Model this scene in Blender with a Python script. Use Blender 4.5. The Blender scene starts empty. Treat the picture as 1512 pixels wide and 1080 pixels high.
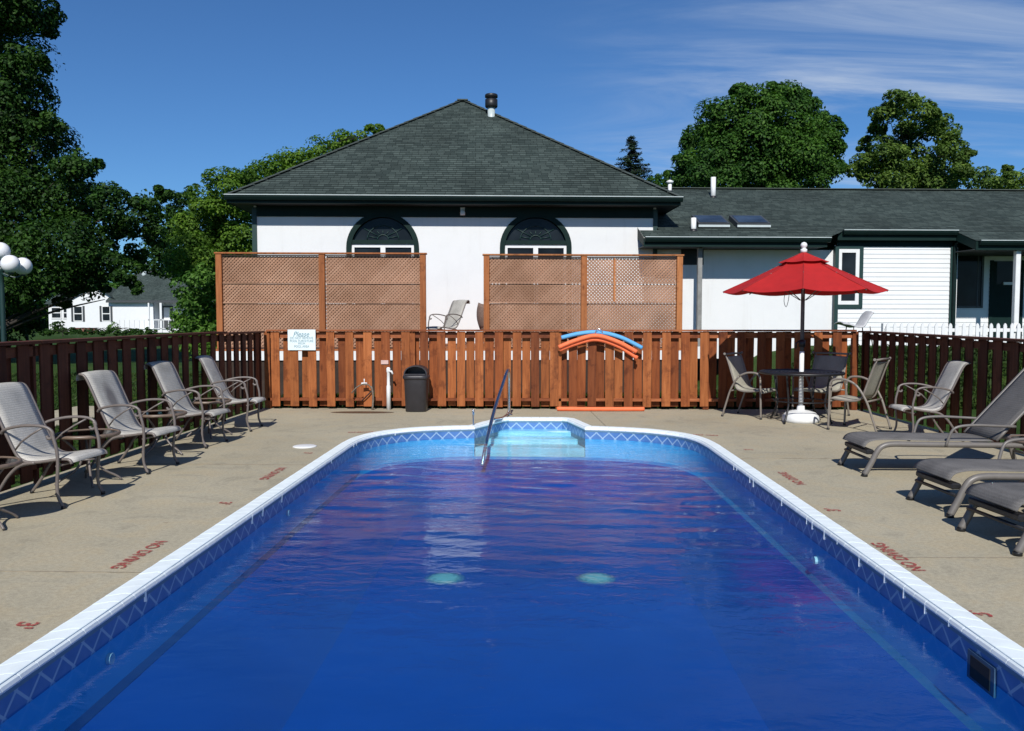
import bpy, bmesh, math, random
import numpy as np
from mathutils import Vector, Matrix, noise as mnoise
from mathutils.geometry import tessellate_polygon
R = math.radians
rnd = random.Random(7)
S = bpy.context.scene
COL = S.collection

# ------------------------------------------------------------------ camera
F_PX, CX, CY = 1218.0, 756.0, 540.0
cam_d = bpy.data.cameras.new('camera'); cam = bpy.data.objects.new('camera', cam_d); COL.objects.link(cam)
cam_d.sensor_width = 36.0; cam_d.lens = F_PX / 1512 * 36.0
cam_d.clip_start = .05; cam_d.clip_end = 2000
CAMZ = 1.45
cam.location = (0, 0, CAMZ)
cam.rotation_euler = (R(90 - 3.196), 0, R(1.364))
S.camera = cam
CM = cam.rotation_euler.to_matrix()

# ------------------------------------------------------------------ light
SUN_EL, SUN_AZ = 40.0, 182.0          # azimuth clockwise from +Y: behind the camera, a little to its left
w = bpy.data.worlds.new('World'); S.world = w; w.use_nodes = True
wn, wl = w.node_tree.nodes, w.node_tree.links
wn.clear()
w_out = wn.new('ShaderNodeOutputWorld'); w_bg = wn.new('ShaderNodeBackground')
sky = wn.new('ShaderNodeTexSky'); sky.sky_type = 'NISHITA'; sky.sun_disc = False
sky.sun_elevation = R(SUN_EL); sky.sun_rotation = R(SUN_AZ)
sky.altitude = 200; sky.air_density = 1.0; sky.dust_density = 0.0; sky.ozone_density = 3.0
w_bg.inputs['Strength'].default_value = 0.068
# thin cirrus mixed into the sky, by direction
tc = wn.new('ShaderNodeTexCoord'); sep = wn.new('ShaderNodeSeparateXYZ')
wl.new(tc.outputs['Generated'], sep.inputs[0])
def wmath(op, a, b=None, clamp=False):
    n = wn.new('ShaderNodeMath'); n.operation = op; n.use_clamp = clamp
    for i, v in enumerate((a, b)):
        if v is None: continue
        if isinstance(v, (int, float)): n.inputs[i].default_value = v
        else: wl.new(v, n.inputs[i])
    return n.outputs[0]
zc = wmath('ADD', wmath('MAXIMUM', sep.outputs[2], 0.0), 0.12)
px_ = wmath('DIVIDE', sep.outputs[0], zc); py_ = wmath('DIVIDE', sep.outputs[1], zc)
cmb = wn.new('ShaderNodeCombineXYZ'); wl.new(px_, cmb.inputs[0]); wl.new(py_, cmb.inputs[1])
mp = wn.new('ShaderNodeMapping'); wl.new(cmb.outputs[0], mp.inputs[0])
mp.inputs['Rotation'].default_value = (0, 0, R(22)); mp.inputs['Scale'].default_value = (0.55, 1.9, 1)
mp.inputs['Location'].default_value = (0.3, 0.15, 0)
n1 = wn.new('ShaderNodeTexNoise'); n1.inputs['Scale'].default_value = 1.3; n1.inputs['Detail'].default_value = 9; n1.inputs['Roughness'].default_value = .62; n1.inputs['Distortion'].default_value = .9
wl.new(mp.outputs[0], n1.inputs['Vector'])
n2 = wn.new('ShaderNodeTexNoise'); n2.inputs['Scale'].default_value = 0.42; n2.inputs['Detail'].default_value = 2
wl.new(cmb.outputs[0], n2.inputs['Vector'])
def wrange(v, a, b, c=0.0, d=1.0):
    n = wn.new('ShaderNodeMapRange'); n.interpolation_type = 'SMOOTHSTEP'
    wl.new(v, n.inputs[0]); n.inputs[1].default_value = a; n.inputs[2].default_value = b
    n.inputs[3].default_value = c; n.inputs[4].default_value = d
    return n.outputs[0]
streak = wrange(n1.outputs['Fac'], .39, .78)
side = wrange(px_, -.1, .9)             # the cirrus lies to the east side of the sky
big = wrange(n2.outputs['Fac'], .30, .62)
cf = wmath('MULTIPLY', wmath('MULTIPLY', streak, side), wmath('MULTIPLY', big, .95), True)
wmix = wn.new('ShaderNodeMixRGB'); wl.new(cf, wmix.inputs[0])
hue = wn.new('ShaderNodeMixRGB'); hue.blend_type = 'MULTIPLY'; hue.inputs[0].default_value = 1
wl.new(sky.outputs[0], hue.inputs[1]); hue.inputs[2].default_value = (0.58, 0.97, 1.40, 1)
wl.new(hue.outputs[0], wmix.inputs[1]); wmix.inputs[2].default_value = (7.2, 8.6, 10.9, 1)
wl.new(wmix.outputs[0], w_bg.inputs[0]); wl.new(w_bg.outputs[0], w_out.inputs[0])

sd = bpy.data.lights.new('sun', 'SUN'); sd.energy = 4.9; sd.angle = R(.53); sd.color = (1.0, .965, .90)
sun = bpy.data.objects.new('sun', sd); COL.objects.link(sun); sun.location = (-2, -20, 30)
az, el = R(SUN_AZ), R(SUN_EL)
to_sun = Vector((math.sin(az) * math.cos(el), math.cos(az) * math.cos(el), math.sin(el)))
sun.rotation_euler = to_sun.to_track_quat('Z', 'Y').to_euler()
S.view_settings.view_transform = 'Standard'; S.view_settings.look = 'None'
S.view_settings.exposure = 0.0; S.view_settings.gamma = 1.0
S.cycles.max_bounces = 8; S.cycles.transparent_max_bounces = 12

# ------------------------------------------------------------------ measuring helpers
def ray(px, py):
    return CM @ Vector(((px - CX) / F_PX, (CY - py) / F_PX, -1))
def atz(px, py, z=0.0):
    d = ray(px, py); t = (z - CAMZ) / d.z
    return Vector((d.x * t, d.y * t, z))
def atY(px, py, Y):
    d = ray(px, py); t = Y / d.y
    return Vector((d.x * t, Y, CAMZ + d.z * t))
HA = R(3.5); HO = Vector((0, 19, 0))           # frame of the motel buildings: turned a little
HM = Matrix.Rotation(HA, 3, 'Z')
def atH(px, py, h):
    o = HM.transposed() @ (Vector((0, 0, CAMZ)) - HO); d = HM.transposed() @ ray(px, py)
    t = (h - o.y) / d.y
    return (o.x + d.x * t, o.z + d.z * t)
def hx(px, h=0.0, py=400): return atH(px, py, h)[0]
def hz(px, py, h=0.0): return atH(px, py, h)[1]

# ------------------------------------------------------------------ materials
MATS = {}
def new_mat(name):
    m = bpy.data.materials.new(name); m.use_nodes = True
    nt = m.node_tree; b = nt.nodes['Principled BSDF']
    return m, nt, b
def N(nt, t, **kw):
    n = nt.nodes.new(t)
    for k, v in kw.items():
        if k in n.inputs: n.inputs[k].default_value = v
        else: setattr(n, k, v)
    return n
def ramp(nt, src, stops):
    r = nt.nodes.new('ShaderNodeValToRGB'); el_ = r.color_ramp.elements
    while len(el_) < len(stops): el_.new(.5)
    for e, (p, c) in zip(el_, stops):
        e.position = p; e.color = (*c, 1) if len(c) == 3 else c
    nt.links.new(src, r.inputs[0]); return r.outputs[0]
def mixc(nt, fac, a, b, mode='MIX'):
    m = nt.nodes.new('ShaderNodeMixRGB'); m.blend_type = mode
    for i, v in enumerate((fac, a, b)):
        if isinstance(v, (int, float)): m.inputs[i].default_value = v
        elif isinstance(v, tuple): m.inputs[i].default_value = (*v, 1) if len(v) == 3 else v
        else: nt.links.new(v, m.inputs[i])
    return m.outputs[0]
def coords(nt, scale=(1, 1, 1), kind='Object', rand=False):
    t = nt.nodes.new('ShaderNodeTexCoord'); m = nt.nodes.new('ShaderNodeMapping')
    nt.links.new(t.outputs[kind], m.inputs[0]); m.inputs['Scale'].default_value = scale
    if rand:
        o = nt.nodes.new('ShaderNodeObjectInfo'); s = N(nt, 'ShaderNodeVectorMath', operation='SCALE')
        s.inputs[0].default_value = (37, 53, 71); nt.links.new(o.outputs['Random'], s.inputs['Scale'])
        nt.links.new(s.outputs[0], m.inputs['Location'])
    return m.outputs[0]
def plain(name, col, rough=.6, var=.12, nscale=6, bump=0.0, bscale=60, metal=0.0, spec=.5, stretch=(1, 1, 1), rand=False):
    m, nt, b = new_mat(name)
    v = coords(nt, stretch, rand=rand)
    n = N(nt, 'ShaderNodeTexNoise', Scale=nscale, Detail=5.0, Roughness=.6); nt.links.new(v, n.inputs['Vector'])
    lo = tuple(c * (1 - var) for c in col); hi = tuple(min(1, c * (1 + var)) for c in col)
    c = ramp(nt, n.outputs['Fac'], [(.3, lo), (.7, hi)])
    nt.links.new(c, b.inputs['Base Color'])
    b.inputs['Roughness'].default_value = rough; b.inputs['Metallic'].default_value = metal
    b.inputs['Specular IOR Level'].default_value = spec
    if bump:
        n3 = N(nt, 'ShaderNodeTexNoise', Scale=bscale, Detail=3.0); nt.links.new(v, n3.inputs['Vector'])
        bp = N(nt, 'ShaderNodeBump', Strength=bump, Distance=.01); nt.links.new(n3.outputs['Fac'], bp.inputs['Height'])
        nt.links.new(bp.outputs[0], b.inputs['Normal'])
    return m
def wood(name, c0, c1, c2, axis=2, rough=.7):
    """stained boards: grain along one axis, each board its own tone"""
    m, nt, b = new_mat(name)
    sc = [14, 14, 14]; sc[axis] = 1.1
    v = coords(nt, tuple(sc), rand=True)
    n = N(nt, 'ShaderNodeTexNoise', Scale=1.6, Detail=7.0, Roughness=.65, Distortion=.5); nt.links.new(v, n.inputs['Vector'])
    col = ramp(nt, n.outputs['Fac'], [(.25, c0), (.5, c1), (.78, c2)])
    o = nt.nodes.new('ShaderNodeObjectInfo')
    tone = ramp(nt, o.outputs['Random'], [(0, (.55, .50, .50)), (.35, (.95, .88, .85)), (.6, (1.0, 1.08, 1.12)), (1, (1.35, 1.42, 1.5))])
    col = mixc(nt, 1.0, col, tone, 'MULTIPLY')
    # weather marks and knots
    v2 = coords(nt, (5, 5, 5), rand=True)
    n2 = N(nt, 'ShaderNodeTexNoise', Scale=1.0, Detail=4.0, Roughness=.7); nt.links.new(v2, n2.inputs['Vector'])
    k = ramp(nt, n2.outputs['Fac'], [(.34, (.55, .5, .5)), (.46, (1, 1, 1)), (.66, (1, 1, 1)), (.78, (1.3, 1.35, 1.4))])
    col = mixc(nt, .85, col, k, 'MULTIPLY')
    sc3 = [4.5, 4.5, 4.5]; sc3[axis] = 1.8
    v4 = coords(nt, tuple(sc3), rand=True)
    vo = N(nt, 'ShaderNodeTexVoronoi', Scale=1.0); nt.links.new(v4, vo.inputs['Vector'])
    kn = ramp(nt, vo.outputs['Distance'], [(.05, (.3, .22, .2)), (.13, (1, 1, 1))])
    col = mixc(nt, .7, col, kn, 'MULTIPLY')
    nt.links.new(col, b.inputs['Base Color']); b.inputs['Roughness'].default_value = rough
    b.inputs['Specular IOR Level'].default_value = .25
    bp = N(nt, 'ShaderNodeBump', Strength=.35, Distance=.004); nt.links.new(n.outputs['Fac'], bp.inputs['Height'])
    nt.links.new(bp.outputs[0], b.inputs['Normal'])
    return m
def leafmat(name, c0, c1, c2, trans=.3):
    m, nt, b = new_mat(name)
    g = nt.nodes.new('ShaderNodeNewGeometry')
    col = ramp(nt, g.outputs['Random Per Island'], [(0, c0), (.55, c1), (1, c2)])
    v = coords(nt, (1, 1, 1), 'Object')
    n = N(nt, 'ShaderNodeTexNoise', Scale=.55, Detail=3.0); nt.links.new(v, n.inputs['Vector'])
    tone = ramp(nt, n.outputs['Fac'], [(.32, (.62, .7, .75)), (.68, (1.3, 1.22, 1.0))])
    col = mixc(nt, 1.0, col, tone, 'MULTIPLY')
    nt.links.new(col, b.inputs['Base Color']); b.inputs['Roughness'].default_value = .6
    b.inputs['Specular IOR Level'].default_value = .18
    t = nt.nodes.new('ShaderNodeBsdfTranslucent'); nt.links.new(mixc(nt, 1.0, col, (1.2, 1.5, .5), 'MULTIPLY'), t.inputs[0])
    mx = nt.nodes.new('ShaderNodeMixShader'); mx.inputs[0].default_value = trans
    nt.links.new(b.outputs[0], mx.inputs[1]); nt.links.new(t.outputs[0], mx.inputs[2])
    nt.links.new(mx.outputs[0], nt.nodes['Material Output'].inputs[0])
    return m
def shingles(name, c0, c1):
    m, nt, b = new_mat(name)
    t = nt.nodes.new('ShaderNodeUVMap')
    br = N(nt, 'ShaderNodeTexBrick', Scale=1.0); nt.links.new(t.outputs[0], br.inputs['Vector'])
    br.inputs['Brick Width'].default_value = .22; br.inputs['Row Height'].default_value = .115
    br.inputs['Mortar Size'].default_value = .006; br.inputs['Mortar Smooth'].default_value = .3
    br.inputs['Color1'].default_value = (*c0, 1); br.inputs['Color2'].default_value = (*c1, 1)
    br.inputs['Mortar'].default_value = tuple(c * .4 for c in c0) + (1,)
    br.offset = .37; br.offset_frequency = 3; br.squash = .7; br.squash_frequency = 2
    n = N(nt, 'ShaderNodeTexNoise', Scale=.8, Detail=5.0); nt.links.new(t.outputs[0], n.inputs['Vector'])
    k = ramp(nt, n.outputs['Fac'], [(.3, (.78, .78, .78)), (.7, (1.2, 1.2, 1.2))])
    n2 = N(nt, 'ShaderNodeTexNoise', Scale=120.0, Detail=2.0); nt.links.new(t.outputs[0], n2.inputs['Vector'])
    k2 = ramp(nt, n2.outputs['Fac'], [(.3, (.7, .7, .7)), (.7, (1.3, 1.3, 1.3))])
    c = mixc(nt, 1.0, br.outputs['Color'], k, 'MULTIPLY'); c = mixc(nt, 1.0, c, k2, 'MULTIPLY')
    nt.links.new(c, b.inputs['Base Color']); b.inputs['Roughness'].default_value = .9; b.inputs['Specular IOR Level'].default_value = .2
    return m

M = {}
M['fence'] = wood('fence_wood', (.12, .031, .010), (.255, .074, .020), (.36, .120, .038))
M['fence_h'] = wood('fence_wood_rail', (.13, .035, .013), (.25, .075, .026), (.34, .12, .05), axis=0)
M['side_fence'] = wood('shaded_fence_wood', (.040, .012, .007), (.078, .022, .011), (.115, .036, .018))  # darker copy of the fence wood, the side fences' shade put in its colour
M['side_fence_h'] = wood('shaded_fence_rail', (.05, .016, .009), (.095, .03, .015), (.14, .052, .024), axis=1)
M['lattice_post'] = wood('lattice_post_wood', (.22, .075, .025), (.34, .125, .042), (.42, .17, .065))
def lattice_mat(name, a, b2, c):
    m, nt, b = new_mat(name); g = nt.nodes.new('ShaderNodeNewGeometry')
    col = ramp(nt, g.outputs['Random Per Island'], [(0, a), (.5, b2), (1, c)])
    n = N(nt, 'ShaderNodeTexNoise', Scale=1.3, Detail=4.0); nt.links.new(coords(nt, rand=True), n.inputs['Vector'])
    col = mixc(nt, 1.0, col, ramp(nt, n.outputs['Fac'], [(.3, (.72, .70, .68)), (.7, (1.2, 1.22, 1.25))]), 'MULTIPLY')
    nt.links.new(col, b.inputs['Base Color']); b.inputs['Roughness'].default_value = .85; b.inputs['Specular IOR Level'].default_value = .2
    return m
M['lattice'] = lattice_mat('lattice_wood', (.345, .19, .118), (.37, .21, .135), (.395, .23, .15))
M['lattice_shaded'] = lattice_mat('shaded_lattice_wood', (.09, .045, .028), (.14, .075, .048), (.19, .11, .075))  # darker copy of the lattice wood, so the rear layer holds shade in its colour
def stucco():
    m, nt, b = new_mat('white_stucco'); v = coords(nt)
    n = N(nt, 'ShaderNodeTexNoise', Scale=.9, Detail=6.0, Roughness=.7); nt.links.new(v, n.inputs['Vector'])
    c = ramp(nt, n.outputs['Fac'], [(.25, (.655, .665, .675)), (.5, (.70, .71, .715)), (.75, (.725, .73, .735))])
    n2 = N(nt, 'ShaderNodeTexNoise', Scale=1.0, Detail=5.0, Roughness=.65); nt.links.new(coords(nt, (5, 5, .5)), n2.inputs['Vector'])
    c = mixc(nt, .4, c, ramp(nt, n2.outputs['Fac'], [(.30, (.88, .87, .85)), (.46, (1, 1, 1))]), 'MULTIPLY')
    nt.links.new(c, b.inputs['Base Color']); b.inputs['Roughness'].default_value = .9
    n3 = N(nt, 'ShaderNodeTexNoise', Scale=70.0, Detail=3.0); nt.links.new(v, n3.inputs['Vector'])
    bp = N(nt, 'ShaderNodeBump', Strength=.45, Distance=.008); nt.links.new(n3.outputs['Fac'], bp.inputs['Height']); nt.links.new(bp.outputs[0], b.inputs['Normal'])
    return m
M['white_wall'] = stucco()
M['siding'] = plain('white_siding', (.71, .725, .735), .6, .03, 3)
M['white'] = plain('white_paint', (.72, .73, .73), .5, .05, 8)
M['coping'] = plain('white_coping', (.80, .87, .885), .5, .06, 9, .05, 200, rand=True)
M['joint'] = plain('coping_grout', (.50, .60, .66), .7, .1, 30)
M['track'] = plain('liner_track', (.10, .20, .29), .5, .1, 12)
M['hip'] = plain('hip_shingles', (.060, .075, .066), .9, .25, 9)
M['deck_shade'] = plain('terrace_shade_paint', (.035, .022, .015), .9, .3, 9)  # near-black brown painted in for the shade under the terrace
M['green_trim'] = plain('dark_green_trim', (.005, .019, .017), .6, .15, 5, spec=.15)
M['teal_trim'] = plain('teal_trim', (.008, .034, .031), .5, .15, 5)
M['soffit'] = plain('soffit_paint', (.014, .019, .022), .7, .1, 4)
M['gutter'] = plain('gutter_metal', (.006, .016, .0150), .5, .15, 5, spec=.15)
M['gutter_lip'] = plain('gutter_lip_metal', (.46, .52, .52), .4, .1, 5)
M['roof'] = shingles('green_shingles', (.030, .043, .040), (.062, .082, .075))
M['dark'] = plain('dark_interior', (.010, .012, .014), .8, .1, 3)
M['frame'] = plain('chair_frame_paint', (.150, .128, .118), .42, .10, 20)
M['frame_dark'] = plain('dining_frame_paint', (.20, .175, .15), .42, .10, 20)
M['lounger_frame'] = plain('lounger_frame_paint', (.150, .137, .125), .42, .08, 20)
M['black'] = plain('black_plastic', (.012, .012, .014), .45, .2, 20)
M['bin'] = plain('bin_plastic', (.028, .026, .030), .45, .2, 9, .1, 150)
M['red'] = plain('red_canvas', (.47, .014, .013), .75, .10, 7, .15, 300)
m_, nt_, b_ = M['red'], M['red'].node_tree, M['red'].node_tree.nodes['Principled BSDF']
t_ = nt_.nodes.new('ShaderNodeBsdfTranslucent'); t_.inputs[0].default_value = (.50, .012, .010, 1); x_ = nt_.nodes.new('ShaderNodeMixShader'); x_.inputs[0].default_value = .18
nt_.links.new(b_.outputs[0], x_.inputs[1]); nt_.links.new(t_.outputs[0], x_.inputs[2]); nt_.links.new(x_.outputs[0], nt_.nodes['Material Output'].inputs[0])
M['red_seam'] = plain('red_seam_tape', (.30, .010, .010), .8, .1, 9)
M['orange'] = plain('orange_foam', (.84, .17, .06), .7, .08, 14, .15, 150)
M['blue_foam'] = plain('blue_foam', (.10, .36, .66), .7, .08, 14, .15, 150)
M['steel'] = plain('stainless_steel', (.58, .58, .60), .26, .1, 10, metal=1.0)
M['rust_metal'] = plain('worn_pipe', (.16, .13, .10), .6, .4, 40)
M['globe'] = plain('opal_globe', (.80, .80, .82), .25, .02, 3)
M['lamp_green'] = plain('lamp_post_paint', (.012, .035, .032), .4, .1, 6)
M['bark'] = plain('bark', (.032, .026, .021), .9, .35, 4, .8, 20, stretch=(1, 1, .2))
M['trim_dark'] = plain('window_frame_dark', (.05, .055, .06), .5, .1, 6)
M['brick'] = plain('red_brick_paving', (.30, .11, .07), .9, .2, 8)
M['sling'] = None
M['leaf_dark'] = leafmat('maple_leaves_dark', (.010, .032, .006), (.022, .062, .010), (.048, .112, .018), .22)
M['leaf_maple'] = leafmat('maple_leaves', (.018, .052, .009), (.038, .105, .016), (.078, .165, .028), .26)
M['leaf_yellow'] = leafmat('yellow_green_leaves', (.040, .090, .012), (.080, .165, .020), (.14, .24, .034), .34)
M['leaf_lime'] = leafmat('bush_leaves', (.040, .095, .014), (.085, .19, .028), (.16, .29, .055), .32)
M['leaf_olive'] = leafmat('light_maple_leaves', (.038, .075, .014), (.075, .135, .026), (.14, .215, .045), .3)
M['needle'] = leafmat('spruce_needles', (.010, .024, .016), (.018, .040, .026), (.03, .058, .036), .1)
M['grass_blade'] = leafmat('grass_blades', (.012, .030, .006), (.024, .050, .009), (.048, .078, .016), .15)

def sling_mat(name, c, ax=0, lines=55, blot=False):
    m, nt, b = new_mat(name)
    v = coords(nt, (1, 1, 1))
    wv = N(nt, 'ShaderNodeTexWave', Scale=lines / 6.283 * 2, Distortion=.3); wv.bands_direction = 'Z' ; nt.links.new(v, wv.inputs['Vector'])
    n = N(nt, 'ShaderNodeTexNoise', Scale=5.0, Detail=4.0); nt.links.new(coords(nt, (1, 1, 1), rand=True), n.inputs['Vector'])
    k = ramp(nt, n.outputs['Fac'], [(.25, tuple(x * .72 for x in c)), (.5, c), (.75, tuple(x * 1.12 for x in c))])
    n2 = N(nt, 'ShaderNodeTexNoise', Scale=260.0, Detail=1.0); nt.links.new(v, n2.inputs['Vector'])
    k2 = ramp(nt, n2.outputs['Fac'], [(.35, (.72, .72, .72)), (.65, (1.15, 1.15, 1.15))])
    k = mixc(nt, 1.0, k, k2, 'MULTIPLY')
    k = mixc(nt, .12, k, wv.outputs['Color'], 'MULTIPLY')
    oi = nt.nodes.new('ShaderNodeObjectInfo'); k = mixc(nt, 1.0, k, ramp(nt, oi.outputs['Random'], [(0, (.88, .88, .87)), (1, (1.08, 1.07, 1.05))]), 'MULTIPLY')
    if blot:
        mpn = nt.nodes.new('ShaderNodeMapping'); mpn.vector_type = 'POINT'; nt.links.new(v, mpn.inputs[0]); mpn.inputs['Scale'].default_value = (3.2, 9, 5); mpn.inputs['Location'].default_value = (.6, .15, -3.55)
        gr = N(nt, 'ShaderNodeTexGradient', gradient_type='SPHERICAL'); nt.links.new(mpn.outputs[0], gr.inputs[0])
        k = mixc(nt, ramp(nt, gr.outputs['Fac'], [(.05, (0, 0, 0)), (.6, (.75, .75, .75))]), k, (.09, .08, .085))
    nt.links.new(k, b.inputs['Base Color']); b.inputs['Roughness'].default_value = .75; b.inputs['Specular IOR Level'].default_value = .3
    bp = N(nt, 'ShaderNodeBump', Strength=.3, Distance=.002); nt.links.new(wv.outputs['Fac'], bp.inputs['Height']); nt.links.new(bp.outputs[0], b.inputs['Normal'])
    return m
M['sling'] = sling_mat('grey_sling_mesh', (.48, .463, .43))
M['sling_tan'] = sling_mat('khaki_sling_mesh', (.36, .35, .29))
M['sling_dark'] = sling_mat('taupe_lounger_mesh', (.155, .148, .144))

def concrete():
    m, nt, b = new_mat('pool_deck_concrete')
    v = coords(nt)
    n = N(nt, 'ShaderNodeTexNoise', Scale=.55, Detail=6.0, Roughness=.6); nt.links.new(v, n.inputs['Vector'])
    c = ramp(nt, n.outputs['Fac'], [(.25, (.340, .303, .222)), (.5, (.395, .357, .266)), (.75, (.44, .40, .302))])
    sp = N(nt, 'ShaderNodeTexNoise', Scale=170.0, Detail=3.0, Roughness=.8); nt.links.new(v, sp.inputs['Vector'])
    k = ramp(nt, sp.outputs['Fac'], [(.34, (.70, .68, .66)), (.5, (1, 1, 1)), (.68, (1.18, 1.17, 1.16))])
    c = mixc(nt, .75, c, k, 'MULTIPLY')
    s2 = N(nt, 'ShaderNodeTexNoise', Scale=38.0, Detail=4.0, Roughness=.7); nt.links.new(v, s2.inputs['Vector'])
    k = ramp(nt, s2.outputs['Fac'], [(.34, (.82, .81, .80)), (.66, (1.12, 1.12, 1.11))])
    c = mixc(nt, .8, c, k, 'MULTIPLY')
    s3 = N(nt, 'ShaderNodeTexNoise', Scale=2.3, Detail=8.0, Roughness=.75, Distortion=1.2); nt.links.new(v, s3.inputs['Vector'])
    k = ramp(nt, s3.outputs['Fac'], [(.36, (.80, .80, .80)), (.47, (1, 1, 1)), (.62, (1.06, 1.0, .92))])
    c = mixc(nt, .8, c, k, 'MULTIPLY')
    vo = N(nt, 'ShaderNodeTexVoronoi', Scale=1.3); nt.links.new(v, vo.inputs['Vector'])
    k = ramp(nt, vo.outputs['Distance'], [(.012, (.5, .45, .42)), (.03, (1, 1, 1))])
    c = mixc(nt, .6, c, k, 'MULTIPLY')
    nt.links.new(c, b.inputs['Base Color']); b.inputs['Roughness'].default_value = .9; b.inputs['Specular IOR Level'].default_value = .2
    bp = N(nt, 'ShaderNodeBump', Strength=.5, Distance=.003); nt.links.new(sp.outputs['Fac'], bp.inputs['Height']); nt.links.new(bp.outputs[0], b.inputs['Normal'])
    return m
M['concrete'] = concrete()
def lawn():
    m, nt, b = new_mat('lawn_grass')
    v = coords(nt)
    n = N(nt, 'ShaderNodeTexNoise', Scale=.5, Detail=8.0, Roughness=.7); nt.links.new(v, n.inputs['Vector'])
    c = ramp(nt, n.outputs['Fac'], [(.3, (.018, .040, .007)), (.5, (.030, .066, .011)), (.7, (.056, .085, .019))])
    n2 = N(nt, 'ShaderNodeTexNoise', Scale=60.0, Detail=3.0); nt.links.new(v, n2.inputs['Vector'])
    k = ramp(nt, n2.outputs['Fac'], [(.3, (.55, .55, .55)), (.7, (1.35, 1.35, 1.35))])
    c = mixc(nt, 1.0, c, k, 'MULTIPLY')
    nt.links.new(c, b.inputs['Base Color']); b.inputs['Roughness'].default_value = .95; b.inputs['Specular IOR Level'].default_value = .1
    return m
M['lawn'] = lawn()
def liner_band():
    """vinyl liner: printed lattice of pale lines on slate blue; u along the wall, v height"""
    m, nt, b = new_mat('liner_tile_print')
    uv = nt.nodes.new('ShaderNodeUVMap'); s = nt.nodes.new('ShaderNodeSeparateXYZ'); nt.links.new(uv.outputs[0], s.inputs[0])
    def mt(op, a, bb=None):
        n = nt.nodes.new('ShaderNodeMath'); n.operation = op
        for i, q in enumerate((a, bb)):
            if q is None: continue
            if isinstance(q, (int, float)): n.inputs[i].default_value = q
            else: nt.links.new(q, n.inputs[i])
        return n.outputs[0]
    def line(sign):
        a = mt('ADD', mt('DIVIDE', s.outputs[0], .165), mt('MULTIPLY', mt('DIVIDE', mt('ADD', s.outputs[1], .040), .150), sign))
        f = mt('ABSOLUTE', mt('SUBTRACT', mt('FRACT', a), .5))
        return mt('GREATER_THAN', f, .44)
    l = mt('MAXIMUM', line(1.0), line(-1.0))
    n = N(nt, 'ShaderNodeTexNoise', Scale=9.0, Detail=4.0); nt.links.new(uv.outputs[0], n.inputs['Vector'])
    base = ramp(nt, n.outputs['Fac'], [(.3, (.050, .15, .38)), (.7, (.085, .20, .46))])
    c = mixc(nt, l, base, (.28, .42, .58))
    top = mt('GREATER_THAN', s.outputs[1], -.012)
    c = mixc(nt, top, c, (.03, .10, .22))
    nt.links.new(c, b.inputs['Base Color']); b.inputs['Roughness'].default_value = .35
    return m
M['band'] = liner_band()
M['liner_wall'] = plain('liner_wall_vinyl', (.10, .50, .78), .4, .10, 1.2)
M['liner_floor'] = plain('depth_tinted_floor_vinyl', (.0, .055, .285), .45, .10, .9)  # deep blue holds the light lost through the water's depth
M['step_white'] = plain('moulded_steps', (.55, .76, .82), .4, .08, 3)
def water():
    m, nt, b = new_mat('pool_water'); nt.nodes.remove(b)
    v = coords(nt, (1, 1, 1))
    a = N(nt, 'ShaderNodeTexNoise', Scale=8.0, Detail=4.0, Roughness=.58, Distortion=.5)
    nt.links.new(coords(nt, (.6, 1.15, 1)), a.inputs['Vector'])
    g = N(nt, 'ShaderNodeTexNoise', Scale=.55, Detail=2.0); nt.links.new(v, g.inputs['Vector'])
    gs = ramp(nt, g.outputs['Fac'], [(.36, (.22, .22, .22)), (.62, (.95, .95, .95))])
    # the wind leaves the sheltered near end of the pool smooth
    sy = nt.nodes.new('ShaderNodeSeparateXYZ'); nt.links.new(v, sy.inputs[0])
    mr = nt.nodes.new('ShaderNodeMapRange'); mr.interpolation_type = 'SMOOTHSTEP'; nt.links.new(sy.outputs[1], mr.inputs[0])
    mr.inputs[1].default_value = 3.8; mr.inputs[2].default_value = 7.6; mr.inputs[3].default_value = .35; mr.inputs[4].default_value = 1.0
    ms = nt.nodes.new('ShaderNodeMath'); ms.operation = 'MULTIPLY'; nt.links.new(gs, ms.inputs[0]); nt.links.new(mr.outputs[0], ms.inputs[1])
    bp = N(nt, 'ShaderNodeBump', Distance=.016); nt.links.new(a.outputs['Fac'], bp.inputs['Height']); nt.links.new(ms.outputs[0], bp.inputs['Strength'])
    fr = N(nt, 'ShaderNodeFresnel', IOR=1.33); nt.links.new(bp.outputs[0], fr.inputs['Normal'])
    # the sheet does not bend light, so its underside must reflect no more than its top (no total reflection)
    ge = nt.nodes.new('ShaderNodeNewGeometry'); io = nt.nodes.new('ShaderNodeMapRange'); nt.links.new(ge.outputs['Backfacing'], io.inputs[0])
    io.inputs[3].default_value = 1.33; io.inputs[4].default_value = 1 / 1.33; nt.links.new(io.outputs[0], fr.inputs['IOR'])
    tr = nt.nodes.new('ShaderNodeBsdfTransparent'); tr.inputs[0].default_value = (.62, .90, .98, 1)
    gl = N(nt, 'ShaderNodeBsdfGlossy', Roughness=.03); gl.inputs[0].default_value = (1, 1, 1, 1); nt.links.new(bp.outputs[0], gl.inputs['Normal'])
    mx = nt.nodes.new('ShaderNodeMixShader'); nt.links.new(fr.outputs[0], mx.inputs[0]); nt.links.new(tr.outputs[0], mx.inputs[1]); nt.links.new(gl.outputs[0], mx.inputs[2])
    nt.links.new(mx.outputs[0], nt.nodes['Material Output'].inputs[0])
    return m
M['water'] = water()
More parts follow.
